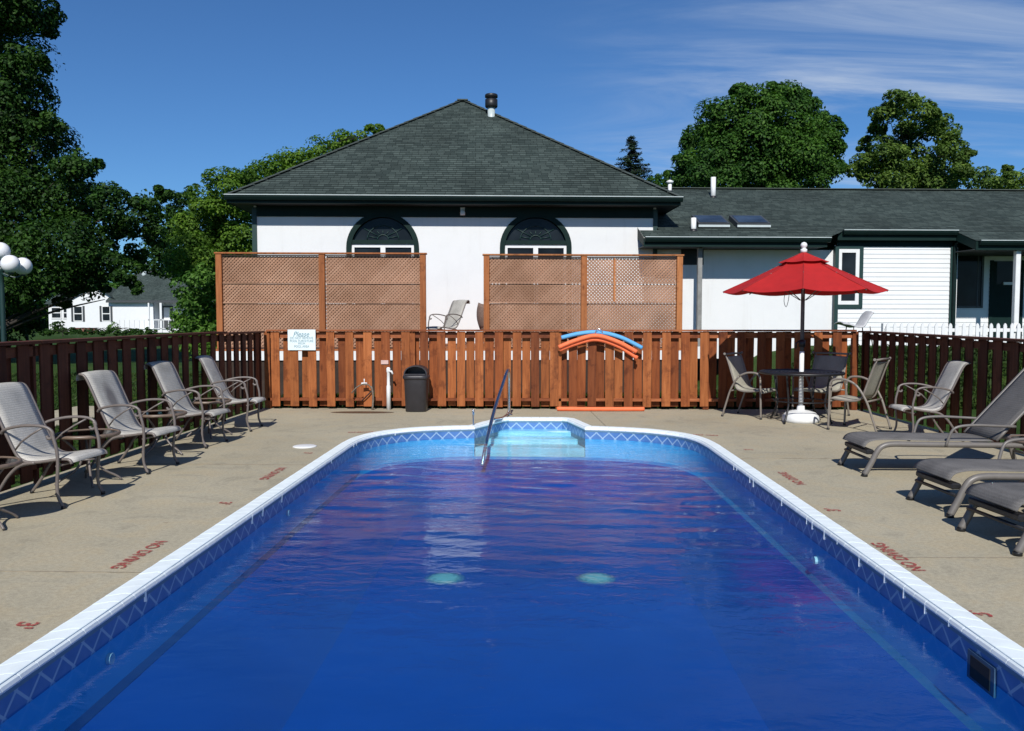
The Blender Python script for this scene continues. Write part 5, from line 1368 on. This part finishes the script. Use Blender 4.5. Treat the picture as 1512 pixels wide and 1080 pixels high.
# ================================================================== FAR HOUSE
FY = 92.0
def fx(px, Y=FY): return atY(px, 450, Y).x
def fz(py, Y=FY): return atY(150, py, Y).z
fh = thing('far_house', 'small white house with grey roof far away beyond the left fence', 'house', (fx(170), FY, 0))
m_ = MB(); zE = fz(444)
def rect(x0, x1, z0, z1): return [(x0, z0), (x1, z0), (x1, z1), (x0, z1)]
wins = [rect(fx(108), fx(122), fz(475), fz(452)), rect(fx(150), fx(163), fz(475), fz(452))]
wall_holes(m_, rect(fx(98), fx(226), 0, zE), wins, FY, .2)
m_.add([(fx(98), FY, 0), (fx(98), FY + 7, 0), (fx(98), FY + 7, zE), (fx(98), FY, zE)], [(0, 1, 2, 3)])
m_.fill([[(fx(98), zE), (fx(176), zE), (fx(140), fz(425))]], lambda x, z: (x, FY, z))
m_.box(fx(98), fx(226), FY + .3, FY + 7, 0, zE - .05)
m_.build('wall', 'siding', fh)
m_ = MB(); m_.fill([rect(fx(56), fx(98), 0, fz(449))] , lambda x, z: (x, FY + 2, z)); m_.fill([rect(fx(226), fx(300), 0, zE)], lambda x, z: (x, FY + 1.6, z)); m_.build('wall', 'siding', fh)
for r_ in wins:
    (x0, z0), (x1, _), (_, z1) = r_[0], r_[1], r_[2]
    m_ = MB(); fr_ = .10
    for (a, b_, c, d) in ((x0 - .22, x0 - .001, z0, z1), (x1 + .001, x1 + .22, z0, z1), ):
        m_ = MB(); m_.box(a, b_, FY - .06, FY - .002, c, d); m_.build('shutter', 'trim_dark', fh)
    m_ = MB(); m_.box(x0, x0 + fr_, FY - .03, FY + .1, z0, z1); m_.box(x1 - fr_, x1, FY - .03, FY + .1, z0, z1); m_.box(x0 + fr_, x1 - fr_, FY - .03, FY + .1, z0, z0 + fr_); m_.box(x0 + fr_, x1 - fr_, FY - .03, FY + .1, z1 - fr_, z1); m_.box(x0 + fr_, x1 - fr_, FY - .03, FY + .1, (z0 + z1) / 2 - .05, (z0 + z1) / 2 + .05)
    wn_ = m_.build('window', 'white', fh); m_ = MB(); m_.box(x0 + fr_, x1 - fr_, FY + .06, FY + .08, z0 + fr_, z1 - fr_); m_.build('pane', 'glass', wn_)
for (a, b_) in ((60, 76), (78, 95)):
    x0, x1, z0, z1 = fx(a), fx(b_), fz(471), fz(453); m_ = MB(); Yw = FY + 2
    for (p0_, p1_, q0_, q1_) in ((x0, x0 + .12, z0, z1), (x1 - .12, x1, z0, z1), (x0 + .12, x1 - .12, z0, z0 + .12), (x0 + .12, x1 - .12, z1 - .12, z1), (x0 + .12, x1 - .12, (z0 + z1) / 2 - .05, (z0 + z1) / 2 + .05)): m_.box(p0_, p1_, Yw - .08, Yw - .002, q0_, q1_)
    wn_ = m_.build('window', 'white', fh); m_ = MB(); m_.box(x0 + .12, x1 - .12, Yw - .04, Yw - .003, z0 + .12, z1 - .12); m_.build('pane', 'glass', wn_)
m_ = MB(); m_.box(fx(228), fx(246), FY + 1.5, FY + 1.598, fz(488), fz(452)); dd = m_.build('door', 'trim_dark', fh); m_ = MB(); m_.box(fx(233), fx(242), FY + 1.45, FY + 1.498, fz(472), fz(454)); m_.build('pane', 'white', dd)
m_ = MB(); zT = fz(405, FY + 4)
roof_face(m_, (fx(160), FY - .5, zE), (fx(310), FY - .5, zE), (fx(170), FY + 4, zT), (fx(310), FY + 4, zT), .3)
roof_face(m_, (fx(176), FY - .4, zE - .05), (fx(140), FY - .4, fz(422)), (fx(176), FY + 4, zE + .2), (fx(140), FY + 4, fz(422)), .3)
roof_face(m_, (fx(96), FY - .4, zE - .1), (fx(140), FY - .4, fz(422)), (fx(96), FY + 4, zE), (fx(140), FY + 4, fz(422)), .3)
roof_face(m_, (fx(52), FY + 1.6, fz(449)), (fx(150), FY + 1.6, fz(449)), (fx(52), FY + 5, fz(430)), (fx(150), FY + 5, fz(430)), .3)
m_.build('roof', M['roof'], fh)
m_ = MB(); m_.box(fx(160), fx(310), FY - .55, FY - .5, zE - .25, zE); m_.build('gutter', 'trim_dark', fh)
m_ = MB()
for k in range(11): xk = fx(186) + k * .55; m_.box(xk - .03, xk + .03, FY - 1.6, FY - 1.54, .45, 1.35)
m_.box(fx(185), fx(262), FY - 1.62, FY - 1.52, 1.35, 1.45); m_.box(fx(185), fx(262), FY - 1.62, FY - 1.52, .40, .46); m_.box(fx(228), fx(230), FY - 1.62, FY - 1.5, .46, zE - .3); m_.box(fx(245), fx(248), FY - 1.62, FY - 1.5, 0, zE - .3)
m_.build('porch_railing', 'white', fh, kind='stuff')
m_ = MB(); m_.box(fx(210), fx(280), FY - 1.5, FY + 1.4, 0, .38); m_.build('porch_floor', 'white', fh)
m_ = MB(); m_.lathe([(.28, zT - 1.5), (.28, zT + 1.4)], 8, (fx(214, FY + 4), FY + 4, 0)); m_.build('chimney', 'gutter_lip', fh)
m_ = MB(); x0, x1 = fx(130), fx(162); 
for r_ in range(4):
    for k in range(12): w_ = (x1 - x0) / 12; m_.box(x0 + k * w_ + (.1 if r_ % 2 else 0), x0 + (k + 1) * w_ - .03 + (.1 if r_ % 2 else 0), FY - 3.4, FY - 3.0, r_ * .14, r_ * .14 + .125)
tag(m_.build('garden_wall', 'brick', org=((x0 + x1) / 2, FY - 3.2, 0)), 'low red brick garden wall before the far white house', 'wall')
# a second grey house behind it
m_ = MB(); SY = 104; x0, x1 = atY(196, 450, SY).x, atY(250, 450, SY).x; z1 = atY(220, 410, SY).z
sh_ = thing('far_house', 'grey gabled house peeping over the far white house', 'house', ((x0 + x1) / 2, SY, 0))
m_.box(x0, x1, SY, SY + 6, 0, z1); m_.build('wall', plain('grey_house', (.30, .32, .36), .8, .1, 2), sh_)
m_ = MB(); zr = atY(220, 397, SY).z; xm_ = (x0 + x1) / 2
m_.add([(x0 - .6, SY - .5, z1 - .2), (xm_, SY - .5, zr), (x1 + .6, SY - .5, z1 - .2), (x0 - .6, SY + 6.4, z1 - .2), (xm_, SY + 6.4, zr), (x1 + .6, SY + 6.4, z1 - .2)], [(0, 1, 4, 3), (1, 2, 5, 4), (0, 2, 1), (3, 4, 5)]); m_.build('roof', M['trim_dark'], sh_)

# ================================================================== VEGETATION
rng = np.random.default_rng(11)
def leaves(centers, normals, size, name, mat, parent=None, spread=1.0, aspect=.62, kind=None, org=None):
    """one small rhombic leaf per row; real geometry"""
    n = len(centers); nr = normals / np.linalg.norm(normals, axis=1, keepdims=True)
    t = rng.normal(size=(n, 3)); t -= nr * (t * nr).sum(1, keepdims=True); t /= np.linalg.norm(t, axis=1, keepdims=True)
    b = np.cross(nr, t); s = (size * rng.uniform(.6, 1.35, n))[:, None]
    droop = nr * s * .18
    V = np.empty((n, 4, 3)); V[:, 0] = centers - t * s; V[:, 1] = centers + b * s * aspect + droop; V[:, 2] = centers + t * s; V[:, 3] = centers - b * s * aspect + droop
    if org is not None: V -= np.array(org)
    me = bpy.data.meshes.new(name); me.vertices.add(n * 4); me.vertices.foreach_set('co', V.reshape(-1))
    me.loops.add(n * 4); me.loops.foreach_set('vertex_index', np.arange(n * 4)); me.polygons.add(n)
    me.polygons.foreach_set('loop_start', np.arange(n) * 4); me.polygons.foreach_set('loop_total', np.full(n, 4)); me.update(calc_edges=True)
    me.materials.append(M[mat]); o = bpy.data.objects.new(name, me); COL.objects.link(o)
    if parent: o.parent = parent
    if kind: o['kind'] = kind
    return o
def lobe_cloud(lobes, dens, per, clump, size, flat=.55, up=.5):
    """lobes carry billows, billows carry leaves on their outer shell; a darker core fills the middle"""
    C, Nn = [], []
    for (c, r) in lobes:
        c = np.array(c); r = np.array(r); rm = float(np.mean(r)); rb = min(clump, rm * .55)
        k = max(5, int(dens * 4 * math.pi * rm * rm))
        d = rng.normal(size=(k, 3)); d /= np.linalg.norm(d, axis=1, keepdims=True)
        cc = c + d * (r - rb * .6) * rng.uniform(.70, 1.20, k)[:, None]
        rbk = rb * rng.uniform(.55, 1.25, k)
        e = rng.normal(size=(k, per, 3)) + d[:, None, :] * .55 + np.array([0, 0, .35]); e /= np.linalg.norm(e, axis=2, keepdims=True)
        rad = rng.uniform(.62, 1.06, (k, per)) ** .6
        P = cc[:, None, :] + e * (rbk[:, None] * rad)[..., None] * np.array([1, 1, flat + .2])
        C.append(P.reshape(-1, 3)); Nn.append(e.reshape(-1, 3) * .9 + np.array([0, 0, up]) + rng.normal(size=(k * per, 3)) * .42)
        kc = int(k * per * .11); d = rng.normal(size=(kc, 3)); d /= np.linalg.norm(d, axis=1, keepdims=True)
        C.append(c + d * r * (rng.random(kc) ** .5 * .78)[:, None]); Nn.append(rng.normal(size=(kc, 3)) + np.array([0, -.6, .2]))
    return np.concatenate(C), np.concatenate(Nn)
def px_lobes(L, D, dd=.35):
    """crown lobes measured in the photograph at the tree's real distance; depth spread makes the crown round"""
    out = []
    for i, (px, py, rp) in enumerate(L):
        Y = D + ((i * 7919) % 100 / 100 - .5) * dd * D * .25
        p = atY(px, py, Y); r = rp / F_PX * Y
        out.append(((p.x, p.y, p.z), (r, r, r * .92)))
    return out
def tree(name, label, cat_, px, D, L, mat, dens, per, clump, size, trunk=.3, group=None, ground=0.0, flat=.55):
    base = Vector((atY(px, 450, D).x, D, ground)); t = thing(name, label, cat_, base, group)
    lobes = px_lobes(L, D); top = max(c[2] for c, r in lobes)
    C, Nn = lobe_cloud(lobes, dens, per, clump, size, flat)
    keep = C[:, 2] > ground + .15
    leaves(C[keep], Nn[keep], size, 'crown', mat, t, org=base, kind='stuff')
    m_ = MB(); z0 = ground - .3; zc = np.mean([c[2] for c, r in lobes])
    stem = cat([(base.x, base.y + .6, z0), (base.x + .1, base.y + .6, (z0 + zc) / 2), (base.x - .1, base.y + .8, zc), (base.x, base.y + .8, top * .84 + ground * .1)], 5)
    n_ = len(stem); m_.tube(stem, [trunk * (1 - .85 * i / (n_ - 1)) for i in range(n_)], 9); tk = m_.build('trunk', 'bark', t)
    m_ = MB()
    for c, r in lobes:
        zb = ground + (c[2] - ground) * .7; f = (zb - z0) / (top * .9 - z0); i_ = min(n_ - 2, max(1, int(f * (n_ - 1)))); a = stem[i_]; e_ = Vector(c)
        e_ = a.lerp(e_, .8); mid = a.lerp(e_, .5) + Vector((0, .5, .25)); q_ = cat([a, mid, e_], 4); m_.tube(q_, [max(.012, trunk * .18 * (1 - .85 * k / (len(q_) - 1))) for k in range(len(q_))], 6)
    m_.build('branches', 'bark', tk, kind='stuff')
    return t
tree('maple_tree', 'tall dark maple filling the left edge above the white far house', 'tree', -60, 26,
     [(-70, -80, 110), (10, -10, 62), (25, 40, 40), (72, 38, 20), (60, 15, 25), (-50, 100, 95), (40, 95, 34), (62, 98, 18), (20, 150, 55), (-70, 230, 120), (50, 215, 62), (110, 240, 34), (75, 180, 28), (138, 248, 17), (0, 320, 95), (100, 295, 55), (165, 300, 34), (215, 296, 22), (236, 288, 14), (140, 345, 48), (200, 335, 34), (228, 350, 20), (80, 375, 60), (160, 385, 34), (40, 410, 45), (110, 410, 36), (200, 378, 22), (178, 412, 16), (205, 426, 11), (148, 425, 18), (95, 440, 16), (-80, 380, 110), (10, 440, 34), (190, 400, 20)],
     'leaf_dark', 1.7, 170, 1.0, .060, .38)
tree('broadleaf_tree', 'rounded yellow green tree left of the main roof', 'tree', 325, 38,
     [(335, 285, 38), (300, 300, 28), (365, 270, 22), (300, 345, 44), (345, 330, 44), (330, 380, 46), (290, 385, 40), (365, 360, 40), (280, 330, 24)], 'leaf_yellow', 1.5, 130, 1.0, .075, .3)
tree('broadleaf_tree', 'dark slender tree between the maple and the yellow green tree', 'tree', 272, 44,
     [(262, 300, 22), (248, 330, 26), (240, 365, 28), (262, 390, 30), (225, 390, 24), (285, 285, 16), (268, 340, 24)], 'leaf_dark', 1.6, 70, .9, .09, .16)
tree('leafy_bush', 'bright green bush at the left end of the lattice screens', 'bush', 292, 21,
     [(300, 405, 24), (285, 430, 28), (318, 430, 22), (290, 460, 34), (310, 470, 28), (275, 480, 24), (300, 500, 36), (330, 505, 22)], 'leaf_lime', 5, 80, .40, .048, .06, ground=0.0)
tree('broadleaf_tree', 'wide tree rising behind the left slope of the main roof', 'tree', 470, 48,
     [(380, 262, 26), (412, 255, 28), (440, 243, 30), (475, 232, 30), (505, 215, 22), (528, 210, 20), (543, 192, 10), (560, 193, 10), (460, 260, 40), (540, 230, 30), (575, 225, 25)], 'leaf_yellow', 1.5, 70, .95, .09, .3)
tree('maple_tree', 'big dark green round-headed maple behind the wing roof', 'tree', 1125, 44,
     [(1118, 168, 46), (1070, 185, 42), (1160, 160, 38), (1198, 170, 30), (1205, 210, 40), (1040, 215, 38), (1095, 225, 56), (1165, 230, 56), (1015, 245, 32), (1005, 265, 26), (1222, 240, 28), (1140, 140, 20), (1100, 135, 18), (1180, 143, 16), (1225, 190, 22), (1232, 215, 16), (1060, 262, 40), (1120, 270, 50), (1190, 270, 46)], 'leaf_maple', .75, 300, 1.7, .080, .45, ground=.8)
tree('maple_tree', 'lighter open-crowned tree with gaps, right of the big maple', 'tree', 1345, 40,
     [(1335, 152, 24), (1310, 172, 24), (1362, 170, 26), (1292, 192, 16), (1385, 195, 24), (1345, 205, 26), (1405, 218, 24), (1305, 225, 28), (1285, 250, 30), (1355, 245, 34), (1395, 252, 30), (1420, 245, 20), (1430, 228, 10), (1320, 265, 34), (1380, 270, 34), (1275, 215, 14)], 'leaf_olive', 1.3, 150, 1.2, .080, .2, ground=.8)
tree('broadleaf_tree', 'low pale green tree at the right edge above the roof', 'tree', 1475, 52,
     [(1448, 266, 20), (1475, 262, 16), (1500, 268, 18), (1460, 285, 26), (1495, 290, 26), (1530, 265, 22), (1490, 250, 8), (1560, 275, 30)], 'leaf_olive', 1.4, 70, .95, .095, .25, ground=.8)
tree('broadleaf_tree', 'small tree top just left of the big maple', 'tree', 972, 60,
     [(968, 272, 14), (950, 278, 16), (985, 280, 16), (975, 262, 8)], 'leaf_maple', 1.4, 60, .9, .095, .2, ground=.8)
# shrubs under the big tree and along the building
tree('leafy_bush', 'dark bush at the far left below the maple', 'bush', 20, 30, [(0, 450, 34), (30, 462, 26), (52, 478, 16), (10, 485, 34), (-40, 460, 45)], 'leaf_dark', 3, 60, .55, .07, .08)
tree('leafy_bush', 'small dark shrub before the left windows of the far house', 'bush', 84, 70, [(84, 482, 9), (76, 487, 8), (92, 488, 7), (106, 489, 6), (68, 490, 7)], 'leaf_dark', 4, 14, .5, .10, .05)
tree('leafy_bush', 'small shrub against the far house wall right of its windows', 'bush', 168, 80, [(168, 482, 7), (160, 486, 6), (176, 487, 6)], 'leaf_lime', 4, 12, .5, .10, .05)
tree('leafy_hedge', 'low dark hedge on the lawn in front of the far white house', 'hedge', 150, 62, [(55 + 9 * k, 489 + (k % 3), 6) for k in range(20)], 'leaf_dark', 3, 40, .4, .08, .03)
# spruce
SD = 50; sbx = atY(931, 265, SD).x; ztp = atY(931, 200, SD).z; zlo = atY(931, 300, SD).z
sp = thing('spruce_tree', 'dark pointed spruce between the main roof and the big maple', 'tree', (sbx, SD, .8))
m_ = MB(); m_.tube([(sbx, SD, .5), (sbx, SD, ztp)], [.22, .02], 8); m_.build('trunk', 'bark', sp)
C, Nn = [], []; m_ = MB()
z = ztp - .1
while z > 1.5:
    u = (ztp - z) / (ztp - zlo); Rr = .15 + 2.1 * min(u, 1.9)
    for k in range(int(5 + 3 * min(u, 1))):
        a = rnd.uniform(0, 6.283); L = Rr * rnd.uniform(.65, 1.15); nseg_ = max(4, int(L * 26))
        for q_ in range(nseg_):
            t = (q_ + 1) / nseg_; x = sbx + math.cos(a) * L * t; y = SD + math.sin(a) * L * t; zz = z - .35 * L * t + .28 * L * t * t
            for _ in range(3): C.append((x + rnd.gauss(0, .06), y + rnd.gauss(0, .06), zz + rnd.gauss(0, .05) - .04)); Nn.append((rnd.gauss(0, .5), rnd.gauss(0, .5) - .3, 1))
        m_.tube([(sbx, SD, z), (sbx + math.cos(a) * L, SD + math.sin(a) * L, z - .07 * L)], [.03, .008], 4)
    z -= .16 + .10 * min(u, 1)
leaves(np.array(C), np.array(Nn), .10, 'crown', 'needle', sp, aspect=.35, org=(sbx, SD, .8), kind='stuff'); m_.build('branches', 'bark', sp, kind='stuff')
# distant woodland beyond everything
L_ = []
for k in range(70):
    a = R(-68) + R(136) * k / 69; D_ = 135 + rnd.uniform(-8, 12); h_ = rnd.uniform(6.5, 10.5); L_.append(((D_ * math.sin(a), D_ * math.cos(a), h_ * .45), (4.6, 4.0, h_ * .6)))
C, Nn = lobe_cloud(L_, .8, 12, 1.6, .3); wd_ = leaves(C, Nn, .36, 'distant_woodland', 'leaf_maple', None); tag(wd_, 'dark belt of woodland along the horizon', 'woodland', None, 'stuff')
# ground cover and plants between the fence and the buildings
n = 26000; X = rng.uniform(-4.6, 11.5, n); Y = rng.uniform(13.6, 16.3, n); Zg = np.array([gz(x, y) for x, y in zip(X, Y)])
hgt = rng.uniform(.03, .16, n); C = np.stack([X, Y, Zg + hgt * .6], 1); Nn = np.stack([rng.normal(size=n), rng.normal(size=n) - .4, rng.normal(size=n) * .25], 1)
g_ = leaves(C, Nn, .075, 'grass', 'grass_blade', None, aspect=.22); tag(g_, 'rough grass on the bank behind the far fence', 'grass', None, 'stuff')
n = 24000; X = rng.uniform(-14, -4.55, n); Y = rng.uniform(3.0, 22, n); C = np.stack([X, Y, np.full(n, .0)], 1); Nn = np.stack([rng.normal(size=n), rng.normal(size=n) - .4, rng.normal(size=n) * .25], 1)
mk = (X < -7.65) | (X > -6.45) | (Y > 13.7); g_ = leaves(C[mk], Nn[mk], .045, 'grass', 'grass_blade', None, aspect=.25); tag(g_, 'short lawn grass left of the pool fence', 'grass', None, 'stuff')
